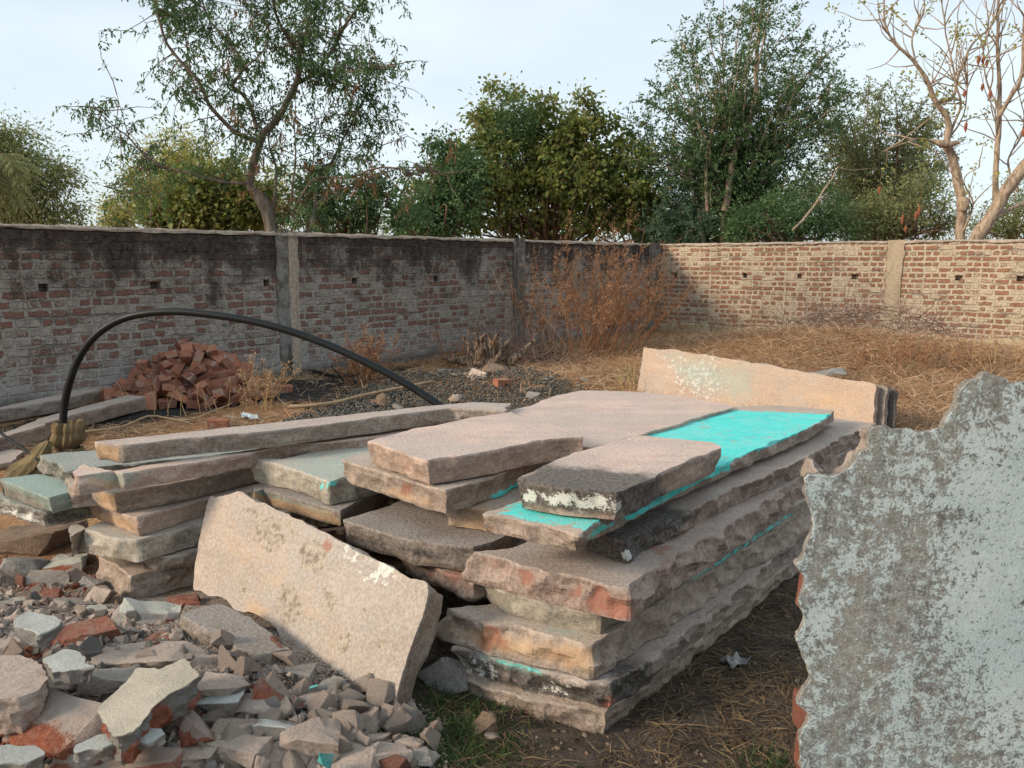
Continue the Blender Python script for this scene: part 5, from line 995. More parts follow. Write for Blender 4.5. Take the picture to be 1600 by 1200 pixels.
# feathery tree: traced limbs, then twigs hung with pinnate fronds
def feathery_tree():
    Y = 12.6; root = tree_root('feathery_tree', 430, Y, 'tall feathery tree with forked grey limbs rising behind the left wall pillar'); rs = np.random.RandomState(8); g = Geo(); twg = Geo(); limbs = []
    def limb(pts, r0, r1, dy=0.0, leafy=1.0):
        n = len(pts); P = [at_y(a, b, Y + dy * i / (n - 1)) for i, (a, b) in enumerate(pts)]; S = smoothline(P, 6 * n); S = S + fbm(S * 2.2 + 3, 2, 5)[:, None] * .03; g.add(*tube(S, np.linspace(r0, r1, len(S)) * .64, 7)); limbs.append((S, leafy)); return S
    g.add(*tube(smoothline([at_y(440, 520, Y), at_y(432, 400, Y), at_y(418, 330, Y), at_y(404, 305, Y)], 10), np.linspace(.12, .10, 10), 8))
    limb([(404, 305), (389, 290), (398, 250), (404, 232), (410, 208)], .10, .085, 0, 0)
    limb([(410, 208), (432, 188), (448, 160), (464, 128), (468, 100), (469, 81)], .08, .06, -.2, .3)
    limb([(469, 81), (452, 60), (430, 22), (424, -30)], .045, .02, -.7); limb([(470, 80), (479, 38), (475, -30)], .04, .02, .5); limb([(472, 78), (490, 40), (498, -30)], .035, .015, .9)
    limb([(466, 129), (494, 112), (520, 75), (539, 41), (575, -10), (590, -40)], .05, .02, -.6); limb([(478, 108), (520, 110), (560, 112), (606, 105)], .025, .008, -.9); limb([(500, 108), (530, 128), (560, 140), (585, 170), (598, 230)], .03, .008, .8)
    limb([(404, 222), (380, 212), (362, 202), (332, 172), (310, 128), (272, 86), (254, 56), (238, -20)], .055, .02, -.9); limb([(299, 118), (292, 70), (287, 22), (282, -30)], .022, .01, .8)
    limb([(402, 200), (394, 170), (380, 150), (362, 133), (377, 112), (366, 85), (350, 58), (325, 30), (308, -20)], .05, .02, .6); limb([(377, 112), (410, 80), (420, 50), (400, 10)], .02, .008, -.5, 1.3)
    limb([(392, 288), (360, 286), (325, 281), (290, 270), (261, 262), (227, 240), (201, 214), (175, 195), (141, 157)], .04, .008, -.8, .45); limb([(201, 214), (192, 180), (183, 148)], .012, .005, -.3, .6); limb([(262, 262), (230, 258), (190, 290), (160, 292)], .014, .005, .4, .5)
    limb([(482, 375), (490, 340), (494, 319), (495, 296), (520, 250), (545, 200), (570, 150)], .06, .012, .5, .9); limb([(456, 335), (475, 300), (494, 279), (542, 277), (595, 262), (650, 268), (700, 274)], .032, .012, -.5, .35); limb([(495, 320), (520, 300), (560, 290), (620, 264), (690, 262)], .025, .008, .3, .3)
    limb([(425, 330), (432, 270), (420, 220), (428, 180)], .04, .01, .3, .4); limb([(455, 320), (462, 240), (458, 190)], .035, .008, -.3, .4); limb([(488, 290), (490, 220), (496, 180)], .02, .006, .2, .6); limb([(236, 385), (234, 300), (231, 250)], .012, .006, 0, .3)
    C, A, BC, BA = [], [], [], []
    for S, lf in limbs:
        L_ = np.linalg.norm(np.diff(S, axis=0), axis=1).sum(); nt_ = int(L_ * 25 * lf)
        for _ in range(nt_):
            i = int(len(S) * (1 - rs.rand() ** 1.3)); i = min(max(i, 0), len(S) - 1); st = S[i]; out = unit(rs.normal(size=3) * np.array([1, .8, .7]) + np.array([0, 0, .1])); Lt = rs.uniform(.3, .95)
            B = branch_paths(rs, st, out, Lt, 5, .22, -.07); twg.add(*tube(B, np.linspace(.008, .0025, 6), 4, False)); brn = rs.rand() < (.22 if st[0] > -3.5 and st[2] < 3.9 else .03)
            for _k in range(rs.randint(6, 12)):
                f = rs.uniform(.25, 1) * 5; j = min(int(f), 4); q = B[j] + (B[j + 1] - B[j]) * (f - j); fd = unit(rs.normal(size=3) * .8 + np.array([0, 0, -.55])); fl = rs.uniform(.10, .19); m_ = 5
                for t in range(m_):
                    d_ = unit(fd + np.array([0, 0, -.28 * t])); c = q + fd * fl * t / m_; s_ = unit(np.cross(d_, rs.normal(size=3)))
                    (BC if brn else C).append(c); (BA if brn else A).append(unit(d_ + s_ * .8 * (1 if t % 2 else -1)))
    finish_wood(g, 'trunk', BK_GREY, root); finish_wood(twg, 'twigs', BK_BROWN, root)
    leaves_obj('crown', np.array(C), np.array(A), rs.uniform(.035, .075, len(C)), .026, LF_DK, root, 3, .2); leaves_obj('dry_pods', np.array(BC), np.array(BA), .07, .02, LF_BRN, root, 4, .4)
feathery_tree()
# bushy tree: lobes given in photo pixels, filled with leaf clumps on short branches
def bushy_tree(name, label, px, Y, lobes, nclump, nleaf, leaf, mat, seed, clump=.35, trunk=None, tmat=BK_BROWN, wood=True, extra=None, up=.2, cat='tree', shell=.55, ratio=.55, wk=4):
    root = tree_root(name, px, Y, label, cat=cat); rs = np.random.RandomState(seed); g = Geo(); base = np.array([root.location.x, Y, 0.0]); C, A = [], []
    w = np.array([l[2] * l[3] for l in lobes], float); w /= w.sum(); sc = Y / FPX
    top = np.array([root.location.x, Y, at_y(px, 372, Y)[2]])
    stem = smoothline([base, (base + top) / 2 + rs.normal(size=3) * .1, top], 8)
    if wood: g.add(*tube(stem, np.linspace(.05 * Y / 9, .035 * Y / 9, 8), 8))
    cents = []
    for k in range(nclump):
        i = rs.choice(len(lobes), p=w); lx, ly, rx, ry = lobes[i][:4]; dyy = lobes[i][4] if len(lobes[i]) > 4 else 0
        u = unit(rs.normal(size=3)); r = rs.uniform(shell, 1.0) ** .8 if rs.rand() < .75 else rs.rand()
        c = at_y(lx, ly, Y + dyy) + np.array([u[0] * rx * sc, u[1] * (rx + ry) / 2 * sc * .8, u[2] * ry * sc]) * r * (1 + .18 * rs.normal())
        cents.append(c)
        cd = unit(u + np.array([0, 0, up])); n = int(nleaf * rs.uniform(.5, 1.4)); cs = clump * rs.uniform(.6, 1.4)
        P = c + rs.normal(size=(n, 3)) * cs * np.array([.5, .5, .36]) * (.35 + np.minimum(rs.exponential(.65, (n, 1)), 1.6)); C.append(P); A.append(unit(unit(P - c) * .8 + rs.normal(size=(n, 3)) * .6 + cd * .4))
        if wood and k % wk == 0:
            s0 = stem[rs.randint(4, 8)] * 1.0; mid = (s0 + c) / 2 + rs.normal(size=3) * .25; g.add(*tube(smoothline([s0, mid, c], 7), np.linspace(.02 * Y / 12, .005 * Y / 12, 7), 5, False))
    C = np.concatenate(C); A = np.concatenate(A)
    if wood: finish_wood(g, 'trunk', tmat, root)
    if extra: extra(root, rs, g)
    lz = rs.uniform(.45, 1.5, len(C)) * leaf; leaves_obj('crown', C, A, lz, lz * rs.uniform(.7, 1.2, len(C)) * ratio, mat, root, seed, .15); return root
# spray tree: stems run from the base to given tips, side twigs arch outwards and carry small leaves
def spray_tree(name, label, px, Y, tips, leaf, mat, seed, twigs=26, tl=(.5, 1.3), per=26, stems=None, tmat=BK_BROWN, basepy=388, sub=3, cat='tree', lowstart=.12, rad=.05):
    root = tree_root(name, px, Y, label, cat=cat); rs = np.random.RandomState(seed); g = Geo(); C, A = [], []; base = at_y(px, basepy, Y); foot_ = np.array([base[0], Y, 0])
    g.add(*tube(smoothline([foot_, (foot_ + base) / 2, base], 6), np.linspace(rad * 2.2, rad * 2, 6), 7))
    for (tx, ty) in tips:
        for s in range(sub):
            jit = 0 if s == 0 else 1; tip = at_y(tx + rs.uniform(-28, 28) * jit, ty + rs.uniform(-10, 45) * jit, Y + rs.uniform(-1.6, 1.6)); b0 = base + rs.normal(size=3) * np.array([.35, .35, .05])
            mid = b0 * .5 + tip * .5 + np.array([-(tip[0] - b0[0]) * .18, 0, abs(tip[0] - b0[0]) * .12]); S = smoothline([b0, mid, tip], 22); S = S + np.stack([fbm(S * 1.1 + seed + k, 2, seed + k) for k in range(3)], 1) * .16
            g.add(*tube(S, np.linspace(rad * (1 if s == 0 else .6), .008, 22), 6, False)); sd_ = unit(tip - b0)
            for _ in range(twigs):
                f = lowstart + (1 - lowstart) * rs.rand() ** .85; q = S[int(f * 21)]; out = unit(rs.normal(size=3) * .9 + sd_ * .75 + np.array([0, 0, .05])); L_ = rs.uniform(*tl) * (1.15 - .55 * f)
                B = branch_paths(rs, q, out, L_, 6, .14, -.05)
                if rs.rand() < .5: g.add(*tube(B, np.linspace(.009, .003, 7), 3, False))
                n = int(per * L_ / tl[1] * rs.uniform(.7, 1.3)) + 3; ff = rs.uniform(.1, 1, n) * 6; j = np.minimum(ff.astype(int), 5); q2 = B[j] + (B[j + 1] - B[j]) * (ff - j)[:, None] + rs.normal(size=(n, 3)) * .024
                C.append(q2); A.append(unit(unit(B[-1] - B[0])[None] * .7 + rs.normal(size=(n, 3)) * .7))
    for st in (stems or []):
        S = smoothline([at_y(a, b, Y - .8 + 0.1 * i) for i, (a, b) in enumerate(st[0])], 16); g.add(*tube(S, np.linspace(st[1], st[2], 16), 7))
    finish_wood(g, 'trunk', tmat, root); C = np.concatenate(C); A = np.concatenate(A)
    leaves_obj('crown', C, A, rs.uniform(.7, 1.3, len(C)) * leaf, leaf * .42, mat, root, seed, .1); return root
# far left tree, date palm and small sunlit trees
bushy_tree('spreading_tree', 'spreading olive-green tree at the far left beyond the wall', 30, 24, [(20, 230, 50, 32), (60, 275, 55, 30), (30, 320, 70, 35), (-30, 260, 60, 60), (95, 275, 28, 14), (90, 340, 40, 20)], 330, 90, .10, LF_OLV, 21, .45, ratio=.4)
bushy_tree('yellow_green_tree', 'sunlit yellow-green tree seen behind the feathery tree', 300, 26, [(290, 245, 60, 45), (240, 290, 50, 50), (350, 290, 50, 45), (300, 320, 90, 40), (430, 300, 40, 45)], 300, 90, .10, LF_YEL, 22, .5, ratio=.4)
bushy_tree('small_yellow_tree', 'small round yellowish tree left of the feathery tree, just above the wall', 192, 30, [(192, 325, 30, 16), (180, 345, 24, 14)], 60, 80, .10, LF_YEL, 23, .4, ratio=.4)
bushy_tree('green_shrub', 'deep green broadleaf shrub under the feathery tree above the left wall', 330, 14.5, [(330, 300, 62, 48), (280, 320, 40, 35), (385, 320, 50, 40), (310, 345, 90, 22), (250, 345, 30, 20)], 230, 60, .10, LF_MID, 24, .24, cat='shrub')
bushy_tree('low_shrub', 'loose dark shrub right of the feathery tree trunk above the wall', 540, 14.5, [(540, 340, 55, 28), (500, 300, 30, 45), (580, 300, 40, 35), (640, 345, 30, 26)], 130, 55, .075, LF_DK, 25, .26, cat='shrub')
def palm():
    Y = 17; root = tree_root('palm_tree', -12, Y, 'date palm fronds showing at the far left edge above the wall'); rs = np.random.RandomState(2); g = Geo(); C, A = [], []; c = at_y(-30, 262, Y)
    g.add(*tube(smoothline([np.array([c[0], Y, 0]), (c + [c[0], Y, 0]) / 2, c], 8), [.2] * 8, 10))
    for i in range(42):
        a = rs.uniform(0, 6.28); e = rs.uniform(-.5, .9); d = np.array([math.cos(a) * math.cos(e), math.sin(a) * math.cos(e), math.sin(e)]); B = branch_paths(rs, c, d, rs.uniform(1.0, 1.5), 10, .03, -.16); g.add(*tube(B, np.linspace(.016, .004, 11), 4, False))
        for k in range(70):
            f = rs.uniform(.12, 1) * 10; j = min(int(f), 9); q = B[j] + (B[j + 1] - B[j]) * (f - j); t_ = unit(B[j + 1] - B[j]); s_ = unit(np.cross(t_, [0, 0, 1])); C.append(q); A.append(unit(t_ * .7 + s_ * (1 if k % 2 else -1) * .8 + rs.normal(size=3) * .1))
    finish_wood(g, 'trunk', BK_BROWN, root); leaves_obj('crown', np.array(C), np.array(A), .26, .022, LF_OLV, root, 5, .15)
palm()
# the round tree in the middle
bushy_tree('round_tree', 'big round-crowned broadleaf tree in the middle beyond the wall', 860, 22, [(790, 190, 60, 42), (870, 200, 80, 50), (930, 240, 70, 50), (770, 260, 75, 55), (860, 290, 120, 60), (960, 300, 70, 60), (710, 300, 60, 60), (820, 350, 130, 30), (1000, 330, 40, 45), (640, 340, 40, 30)], 480, 95, .125, LF_MID, 31, .30, tmat=BK_BROWN, ratio=.6)
bushy_tree('dark_shrub', 'dark leaning shrub mass left of the round tree above the wall', 690, 20, [(700, 310, 45, 55), (660, 345, 50, 30), (720, 270, 30, 30), (688, 232, 16, 14)], 190, 80, .09, LF_DK, 32, .34, cat='shrub')
bushy_tree('feathery_top_tree', 'feathery green treetop poking out of the left side of the round tree', 800, 21.4, [(800, 175, 34, 30), (785, 225, 40, 36), (825, 190, 30, 26)], 80, 80, .075, LF_DK, 33, .34, ratio=.3, wk=40)
# dark feathery tree right of centre
spray_tree('wispy_tree', 'tall dark wispy tree with arching sprays right of the middle', 1140, 22, [(1010, 190), (1040, 110), (1085, 60), (1130, 0), (1165, -30), (1210, -30), (1255, 30), (1300, 70), (1310, 130), (1290, 190), (1000, 250), (1060, 180), (1180, 60), (1240, 120), (1290, 260), (1120, 120)], .095, LF_DK, 41, 44, (.6, 1.6), 52,
           [([(1133, 330), (1142, 270), (1150, 230), (1168, 190), (1182, 165), (1181, 100), (1190, 20)], .10, .04), ([(1105, 330), (1104, 250), (1115, 200), (1135, 150)], .055, .03)], BK_PALE)
spray_tree('blue_green_shrub', 'bluish green feathery shrub at the foot of the wispy tree', 1060, 21.8, [(985, 350), (1020, 325), (1060, 318), (1100, 335), (1040, 350), (1090, 350)], .07, LF_BLUE, 42, 34, (.4, 1.0), 60, None, cat='shrub', sub=3, rad=.02)
spray_tree('olive_tree', 'lighter olive wispy tree between the wispy tree and the bare tree', 1370, 25, [(1290, 160), (1320, 150), (1355, 140), (1400, 145), (1435, 160), (1458, 190), (1300, 230), (1460, 250), (1340, 200), (1400, 210), (1280, 270)], .10, LF_OLV, 43, 46, (.6, 1.4), 40, [([(1365, 385), (1362, 330), (1370, 270), (1366, 220)], .07, .03)])
for i, (px_, Y_, lb, n_, mt, t) in enumerate([(1230, 19.5, [(1200, 345, 60, 30), (1260, 330, 60, 40), (1160, 360, 60, 20), (1300, 355, 50, 25)], 260, LF_DK, 'dark low shrub under the wispy tree above the sunlit wall'), (1400, 20, [(1380, 330, 60, 42), (1440, 310, 40, 50), (1340, 350, 60, 26), (1470, 350, 40, 26)], 250, LF_OLV, 'olive shrub tangle left of the bare tree'),
                                     (1580, 22, [(1580, 340, 60, 35), (1620, 320, 60, 60), (1530, 360, 50, 20)], 170, LF_OLV, 'dull green shrub behind the bare tree at the right edge'), (1000, 26, [(1000, 330, 60, 50), (1060, 300, 40, 60), (940, 350, 60, 30)], 180, LF_DK, 'distant dark tree filling the gap right of the round tree'),
                                     (1250, 30, [(1250, 320, 60, 30), (1320, 300, 60, 30)], 100, LF_OLV, 'distant pale tree behind the wispy tree'), (450, 24, [(450, 345, 60, 22), (560, 350, 60, 18)], 90, LF_OLV, 'distant pale shrub behind the trunk of the feathery tree')]):
    bushy_tree('background_shrub', t, px_, Y_, lb, int(n_ * .62), 80, .085, mt, 60 + i, .38, cat='shrub', ratio=.35)
# bare tree at the right
def bare_tree():
    Y = 18.0; root = tree_root('bare_tree', 1530, Y, 'nearly bare pale tree with hanging brown pods at the right edge'); rs = np.random.RandomState(4); g = Geo(); twg = Geo(); ends = []
    def limb(pts, r0, r1, dy=0, tw=1.0):
        n = len(pts); S = smoothline([at_y(a, b, Y + dy * i / (n - 1)) for i, (a, b) in enumerate(pts)], 7 * n); S = S + np.stack([fbm(S * 2.5, 2, k) for k in range(3)], 1) * .05; rr = .66 * np.linspace(r0, r1, len(S)) * (1 + .12 * fbm(S * 11, 2, 3) + .14 * fbm(S * 4, 2, 9)); g.add(*tube(S, rr, 9))
        for _ in range(int(np.linalg.norm(S[-1] - S[0]) * 5.5 * tw)):
            i = rs.randint(len(S) // 4, len(S)); d = unit(unit(S[min(i + 2, len(S) - 1)] - S[i - 2]) * .6 + rs.normal(size=3) * .6 + np.array([0, 0, .35])); B = branch_paths(rs, S[i], d, rs.uniform(.4, 1.5), 8, .13, .05); twg.add(*tube(B, np.linspace(.016, .005, 9), 5, False)); ends.append(B)
    limb([(1520, 560), (1518, 470), (1516, 420), (1525, 375), (1545, 345), (1570, 300), (1600, 262), (1640, 215)], .26, .18, -.4, .2); limb([(1512, 400), (1500, 370), (1503, 330), (1498, 290), (1490, 250), (1478, 225)], .17, .13, .2, .1)
    limb([(1478, 225), (1482, 190), (1462, 160), (1450, 130), (1430, 98), (1400, 70), (1385, 40), (1380, 0)], .10, .02, -.5); limb([(1430, 96), (1425, 60), (1440, 30), (1448, -20)], .03, .015, .4); limb([(1462, 160), (1490, 150), (1500, 110), (1520, 70), (1555, 30), (1562, -20)], .05, .02, .6)
    limb([(1478, 225), (1500, 170), (1495, 130), (1480, 60), (1470, -20)], .04, .015, -.3); limb([(1478, 228), (1440, 218), (1400, 228), (1375, 240)], .03, .008, -.5, .6); limb([(1478, 226), (1505, 180), (1512, 120), (1510, 60)], .03, .01, .3)
    limb([(1558, 330), (1556, 270), (1560, 200), (1562, 130), (1558, 60), (1562, -20)], .10, .035, .5, .8); limb([(1562, 180), (1580, 150), (1598, 110), (1600, 40), (1612, -20)], .07, .03, -.6, .8); limb([(1562, 175), (1545, 130), (1536, 90), (1545, 30)], .035, .01, .4)
    limb([(1590, 300), (1575, 250), (1600, 200), (1590, 140)], .04, .012, .8); limb([(1545, 350), (1590, 322), (1640, 318)], .07, .05, .3, .5); limb([(1500, 370), (1520, 320), (1505, 280), (1530, 262)], .04, .012, -.6, .7); limb([(1240, 360), (1262, 335), (1290, 295), (1310, 262)], .045, .02, 1.2, 0); limb([(1310, 262), (1340, 265), (1370, 262)], .012, .006, .3, 0)
    s = at_y(1503, 330, Y - .15); g.add(*tube(smoothline([s, s + [.02, -.05, .14], s + [.0, -.02, .3]], 6), [.07, .10, .09, .10, .07, .03], 9)); s = at_y(1478, 226, Y - .05); g.add(*tube(smoothline([s + [-.35, 0, .1], s, s + [.3, 0, .05]], 6), [.02, .05, .08, .08, .05, .02], 8))
    finish_wood(g, 'trunk', BK_PALE, root); finish_wood(twg, 'twigs', BK_PALE, root)
    C, A = [], []
    for B in ends:
        if rs.rand() < .45:
            for _ in range(rs.randint(5, 16)): C.append(B[-1] + rs.normal(size=3) * .06); A.append(unit(rs.normal(size=3) + [0, 0, .4]))
    for (a, b) in [(1478, 160), (1420, 130), (1500, 50), (1490, 170), (1470, 140)]:
        for _ in range(45): C.append(at_y(a, b, Y) + rs.normal(size=3) * .13); A.append(unit(rs.normal(size=3) + [0, 0, .6]))
    leaves_obj('crown', np.array(C), np.array(A), .10, .045, LF_YEL, root, 6, .1)
    pod = plain('pod_brown', (.24, .085, .045), .8, .2); 
    for i, (a, b) in enumerate([(1508, 140), (1537, 88), (1530, 86), (1543, 92), (1548, 140), (1411, 335), (1416, 352), (1432, 330), (1437, 322), (1375, 290), (1600, 200), (1536, 130), (1510, 190)]):
        c = at_y(a, b, Y - .6 + rs.uniform(-.3, .3)) - np.array(root.location); L_ = rs.uniform(.14, .22); V, F = tube([c, c - [0, 0, L_ * .2], c - [0.01, 0, L_ * .6], c - [.0, 0, L_]], [.006, .03, .034, .008], 8); mesh_obj('pod', V, F, pod, root, 60)
        V, F = tube([c, c + [.0, 0, .12], c + [.03, 0, .3]], [.004, .004, .004], 4); mesh_obj('pod_stalk', V, F, BK_BROWN, root, 60)
bare_tree()
# birds on the low bough
def bird(px, py, label, dirx):
    c = at_y(px, py, 12.15); g = Geo(); g.add(*tube([c + [-.10 * dirx, 0, .045], c + [-.07 * dirx, 0, .035], c + [-.02 * dirx, 0, .03], c + [.03 * dirx, 0, .045], c + [.055 * dirx, 0, .07], c + [.07 * dirx, 0, .10], c + [.088 * dirx, 0, .112], c + [.10 * dirx, 0, .108], c + [.125 * dirx, 0, .10]], [.008, .02, .042, .05, .042, .03, .03, .018, .003], 10))
    root = empty('bird', tuple(c), label, 'bird', 'birds on the low bough'); mesh_obj('body', np.array(g.V) - c, g.F, plain('feather_dark_%d' % px, (.06, .04, .03), .7), root, 70)
    V, F = tube([np.array([-.08 * dirx, 0, .04]), np.array([-.14 * dirx, 0, .02]), np.array([-.20 * dirx, 0, -.005])], [.012, .016, .006], 6); mesh_obj('tail', V, F, plain('tail_%d' % px, (.05, .035, .03), .7), root)
    for s in (-.012, .012): V, F = tube([np.array([.02 * dirx, s, .01]), np.array([.022 * dirx, s, -.03])], [.003, .003], 4); mesh_obj('leg', V, F, WOOD_M, root)
bird(659, 270, 'small dark bird perched on the upper of two bare boughs', -1); bird(638, 276, 'second small bird further left on the bare bough', -1)
# dry reddish bushes and weeds
def dry_bush(name, label, stems, hgt, px_base, lean, seed, mat, smat_, heads=True, r=.007, group=None, cat='bush', spread=.35, nt=7, dense=1.0, dz=0):
    rs = np.random.RandomState(seed); bx = gpt(*px_base); root = empty(name, (bx[0], bx[1], float(gh(bx[0], bx[1])) + dz), label, cat, group); g = Geo(); C, A = [], []
    for i in range(stems):
        a = rs.uniform(0, 6.28); rr = rs.rand() ** .6; b = np.array([math.cos(a) * rr * spread, math.sin(a) * rr * spread * .7, -.02]); H = hgt * rs.uniform(.45, 1.05)
        d = unit(np.array([lean + rs.normal() * .28 + b[0] * .5, rs.normal() * .25, 1])); S = branch_paths(rs, b, d, H, 8, .06, -.0); g.add(*tube(S, np.linspace(r, r * .3, 9), 4, False))
        for _ in range(nt):
            f = rs.uniform(.3, 1) * 8; j = min(int(f), 7); q = S[j] + (S[j + 1] - S[j]) * (f - j); B = branch_paths(rs, q, unit(d + rs.normal(size=3) * .55), H * rs.uniform(.08, .28), 4, .15, .02); g.add(*tube(B, np.linspace(r * .45, r * .2, 5), 3, False))
            if heads:
                n = int(rs.randint(8, 26) * dense); ff = rs.uniform(.2, 1, n) * 4; jj = np.minimum(ff.astype(int), 3); C.append(B[jj] + (B[jj + 1] - B[jj]) * (ff - jj)[:, None] + rs.normal(size=(n, 3)) * .012); A.append(unit(rs.normal(size=(n, 3)) + [0, 0, -.2]))
    mesh_obj('stems', g.V, g.F, smat_, root, None)
    if heads:
        C = np.concatenate(C); A = np.concatenate(A); V, F = leaf_quads(C, A, rs.uniform(.015, .035, len(C)), .014, rs); mesh_obj('seed_heads', V, F, mat, root, None, {'tone': np.repeat(rs.uniform(0, 1, len(C)), 4)})
    return root
ST_ORG = plain('stem_orange', (.25, .125, .065), .9, .1); ST_STRAW = plain('stem_straw', (.48, .32, .16), .9, .1); ST_GREY = plain('stem_grey', (.22, .15, .12), .9, .1)
G2 = 'dry bushes in the wall corner'
dry_bush('dry_bush', 'dense rust-coloured dry bush in the wall corner, widest of the bushes', 54, 2.1, (918, 556), .16, 1, LF_ORG, ST_ORG, True, .006, G2, spread=.72, nt=12, dense=1.3)
dry_bush('dry_bush', 'rust-coloured dry bush right beside the widest one, leaning right', 34, 1.6, (955, 548), .18, 2, LF_ORG, ST_ORG, True, .006, G2, spread=.55, nt=11, dense=1.2)
dry_bush('dry_bush', 'upright dry bush against the far wall pillar, left of the dense bushes', 16, 1.9, (850, 552), -.02, 3, LF_ORG, ST_ORG, True, .006, G2, spread=.45)
dry_bush('dry_weed', 'bright orange dry weed by the charred stick before the left wall', 34, .72, (565, 600), .12, 4, LF_ORG, ST_ORG, True, .005, 'dry weeds', 'weed', .22, 7)
dry_bush('dry_weed', 'thin reddish weed against the wall right of the rounded boulder', 9, .62, (712, 578), 0, 5, LF_ORG, ST_ORG, True, .005, 'dry weeds', 'weed', .1, 6)
dry_bush('dry_weed', 'straw-coloured weed clump right of the brick heap', 22, .60, (410, 640), .0, 6, LF_STRAW, ST_STRAW, True, .004, 'dry weeds', 'weed', .2, 6, .5)
dry_bush('dry_weed', 'sparse pale stalks standing in front of the brick heap', 10, .42, (350, 640), .0, 7, LF_STRAW, ST_STRAW, False, .005, 'dry weeds', 'weed', .45, 2)
dry_bush('dry_weed', 'few pale stalks left of the brick heap, behind the long stone beam', 8, .38, (262, 645), .0, 8, LF_STRAW, ST_STRAW, False, .005, 'dry weeds', 'weed', .4, 2)
dry_bush('dry_weed', 'pale green-grey stalks at the left corner of the limewashed standing slab', 9, .55, (978, 612), .0, 9, LF_OLV, ST_STRAW, True, .005, 'dry weeds', 'weed', .15, 3, .4)
dry_bush('dry_weed', 'tall thin orange weeds in front of the middle of the sunlit wall', 26, 1.5, (1235, 522), .05, 10, LF_ORG, ST_ORG, True, .006, 'dry weeds', 'weed', 1.0, 5, .35)
dry_bush('dry_weed', 'reddish weeds at the foot of the sunlit wall near the corner', 34, .8, (1120, 524), .1, 11, LF_ORG, ST_ORG, True, .005, 'dry weeds', 'weed', 1.2, 5, .5)
dry_bush('dry_weed', 'orange weeds on the dry mound right of the grey thorn tangle', 50, .5, (1440, 580), .3, 12, LF_ORG, ST_ORG, True, .004, 'dry weeds', 'weed', .8, 6, .5)
dry_bush('dry_weed', 'yellowish tufts at the wall foot at the right edge', 50, .55, (1560, 570), .0, 13, LF_STRAW, ST_STRAW, True, .004, 'dry weeds', 'weed', 1.0, 5, .5)
dry_bush('dry_weed', 'twiggy bare weed leaning left at the tree stump', 5, 1.1, (800, 566), -.2, 14, LF_ORG, ST_GREY, True, .006, 'dry weeds', 'weed', .2, 4, .3)
def thorns(label, px, py, w, h, seed):
    rs = np.random.RandomState(seed); c = gpt(px, py); root = empty('thorn_tangle', (c[0], c[1], float(gh(c[0], c[1]))), label, 'thorn brush'); g = Geo()
    for i in range(230):
        b = np.array([rs.uniform(-w, w), rs.uniform(-.5, .5), 0]); b[2] = rs.uniform(0, h) * max(0, 1 - (b[0] / w) ** 2); B = branch_paths(rs, b, unit(rs.normal(size=3) * [1, .6, .5]), rs.uniform(.3, 1.1), 6, .3, 0); B[:, 2] = np.abs(B[:, 2]); g.add(*tube(B, np.linspace(.008, .003, 7), 3, False))
    mesh_obj('twigs', g.V, g.F, ST_GREY, root)
thorns('greyish tangle of thorny twigs below the pillar of the sunlit wall', 1350, 545, 1.5, .55, 3)
thorns('thorny twigs lying at the foot of the rust-coloured bushes', 800, 566, .8, .25, 5)
# straw, grass, leaf litter
def blades(name, n, area, ln, wd, mat, seed, lift=.25, label='', cat='grass', zo=.004, seg=3):
    rs = np.random.RandomState(seed); c = np.array([area(rs) for _ in range(n)]); z = gh(c[:, 0], c[:, 1]) + zo; a = rs.uniform(0, 6.283, n); e = np.abs(rs.normal(size=n)) * lift; L_ = rs.uniform(*ln, n)
    P = [np.stack([c[:, 0], c[:, 1], z], 1)]; b = a.copy(); 
    for k in range(seg):
        b = b + rs.normal(size=n) * .35; e2 = e * (1 - .7 * k / seg); P.append(P[-1] + np.stack([np.cos(b) * np.cos(e2), np.sin(b) * np.cos(e2), np.sin(e2)], 1) * (L_ / seg)[:, None])
    S = np.stack([-np.sin(a), np.cos(a), rs.normal(size=n) * .5], 1); w = rs.uniform(.6, 1.3, n) * wd; V = []
    for k, p in enumerate(P): ww = (w * (1 - .75 * k / seg))[:, None] * .5; V += [p - S * ww, p + S * ww]
    V = np.stack(V, 1).reshape(-1, 3); m_ = 2 * (seg + 1); F = np.concatenate([np.stack([np.arange(n) * m_ + 2 * k, np.arange(n) * m_ + 2 * k + 1, np.arange(n) * m_ + 2 * k + 3, np.arange(n) * m_ + 2 * k + 2], 1) for k in range(seg)])
    o = mesh_obj(name, V, F, mat, None, None, {'tone': np.repeat(rs.uniform(0, 1, n), m_)}); return tag(o, label, cat, None, 'stuff')
NB = np.random.RandomState(1)
def pxarea(f):
    def g_(rs):
        while 1:
            r = f(rs)
            if r is None: continue
            px, py = r; p = on_z(px, py, 0.05); x, y = p[0], p[1]
            if wallside(x, y) > .05: return x, y
    return g_
def a1(rs):
    px, py = rs.uniform(-30, 1300), rs.uniform(575, 720)
    t = float(vnoise(np.array([[px / 60., py / 22., 0]]), 7)[0])
    if px < 460 and py < 640 + (460 - px) * .06: return None
    if 440 < px < 900 and 590 < py: 
        if rs.rand() > .12: return None
    return (px, py) if t > rs.uniform(-.7, .3) else None
blades('dry_straw', 26000, pxarea(a1), (.06, .22), .007, LF_STRAW, 1, .22, 'dry straw lying over the soil behind the slab pile', 'straw')
def mound_area(rs):
    while 1:
        x, y = rs.normal(4.6, 2.6), rs.uniform(7.5, 17.0)
        d = (WB - WC) / np.linalg.norm(WB - WC); s = (x - WC[0]) * d[1] - (y - WC[1]) * d[0]
        if s < -.05 and wallside(x, y) > .3 and float(vnoise(np.array([[x * 1.2, y * 1.2, 0]]), 9)[0]) > rs.uniform(-1.1, .3): return x, y
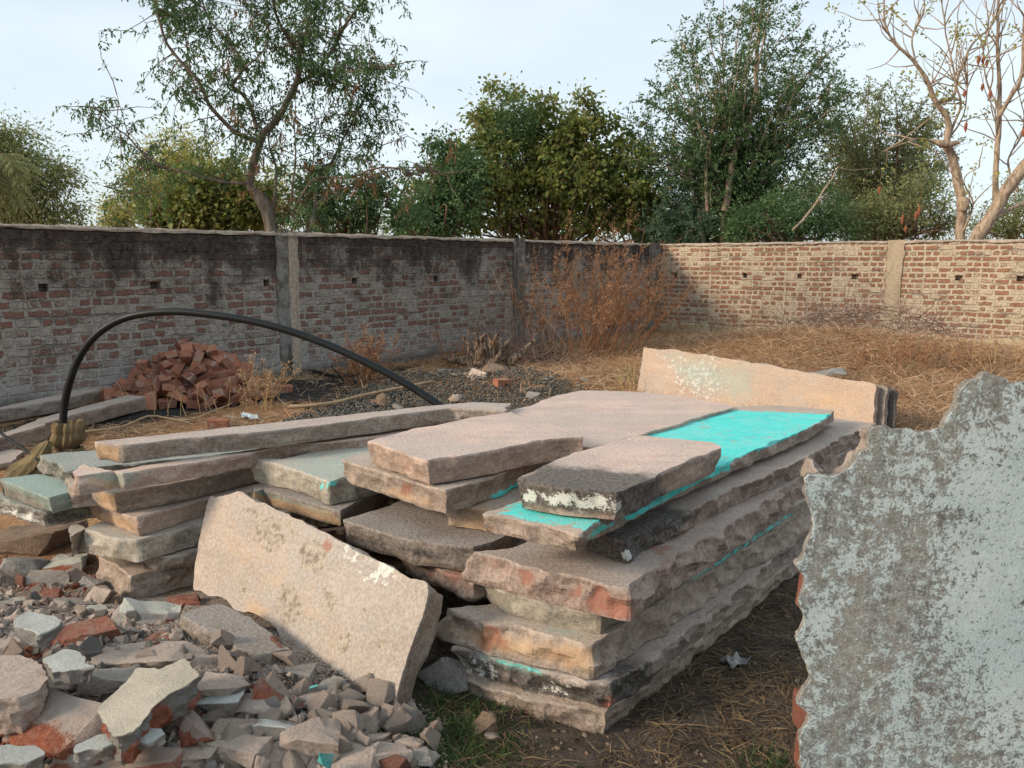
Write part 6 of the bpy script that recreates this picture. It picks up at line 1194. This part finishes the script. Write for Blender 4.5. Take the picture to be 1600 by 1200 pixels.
_s = (0 - WC[0]) * ((WB - WC) / np.linalg.norm(WB - WC))[1] - (0 - WC[1]) * ((WB - WC) / np.linalg.norm(WB - WC))[0]
if _s > 0:
    def mound_area(rs):
        while 1:
            x, y = rs.normal(4.6, 2.6), rs.uniform(7.5, 17.0); d = (WB - WC) / np.linalg.norm(WB - WC); s = (x - WC[0]) * d[1] - (y - WC[1]) * d[0]
            if s > .05 and wallside(x, y) > .3 and float(vnoise(np.array([[x * 1.2, y * 1.2, 0]]), 9)[0]) > rs.uniform(-1.1, .3): return x, y
blades('dry_grass', 46000, mound_area, (.10, .34), .009, LF_STRAW, 2, .38, 'matted dry grass over the mound in front of the sunlit wall')
def a3(rs):
    px, py = rs.uniform(680, 1290), rs.uniform(880, 1230)
    if float(vnoise(np.array([[px / 50., py / 30., 3]]), 4)[0]) < rs.uniform(-.4, .6) and px < 1120: return None
    return px, py
LT_M = tone_mat('dark_litter', [(0.09, 0.0638, 0.0413), (0.15, 0.105, 0.0638), (0.225, 0.165, 0.0975), (0.0675, 0.0488, 0.0338)], .9, 0, .1, .1)
blades('dry_litter', 4200, pxarea(a3), (.03, .13), .004, LT_M, 3, .2, 'dead stalks and leaf litter on the dark soil beside the front stack', 'litter')
GG_M = tone_mat('green_grass', [(.02, .05, .012), (.045, .09, .025), (.08, .13, .04)], .7, 0, .3, .2)
def a4(rs):
    c = [(730, 1120, 45, 45), (700, 1170, 60, 30), (1195, 1175, 30, 18), (640, 1080, 40, 30)][rs.choice(4, p=[.45, .4, .08, .07])]; return rs.normal(c[0], c[2]), rs.normal(c[1], c[3] * .7)
blades('green_grass', 1900, pxarea(a4), (.015, .06), .0035, GG_M, 4, .8, 'short green grass growing at the foot of the front stack')
def a5(rs): s = rs.uniform(0, 16); q = WA + dl * s; k = rs.uniform(.03, .35); return q[0] + dl[1] * k, q[1] - dl[0] * k
blades('wall_foot_grass', 5000, a5, (.05, .22), .007, LF_STRAW, 5, .6, 'dry grass along the foot of the left wall')
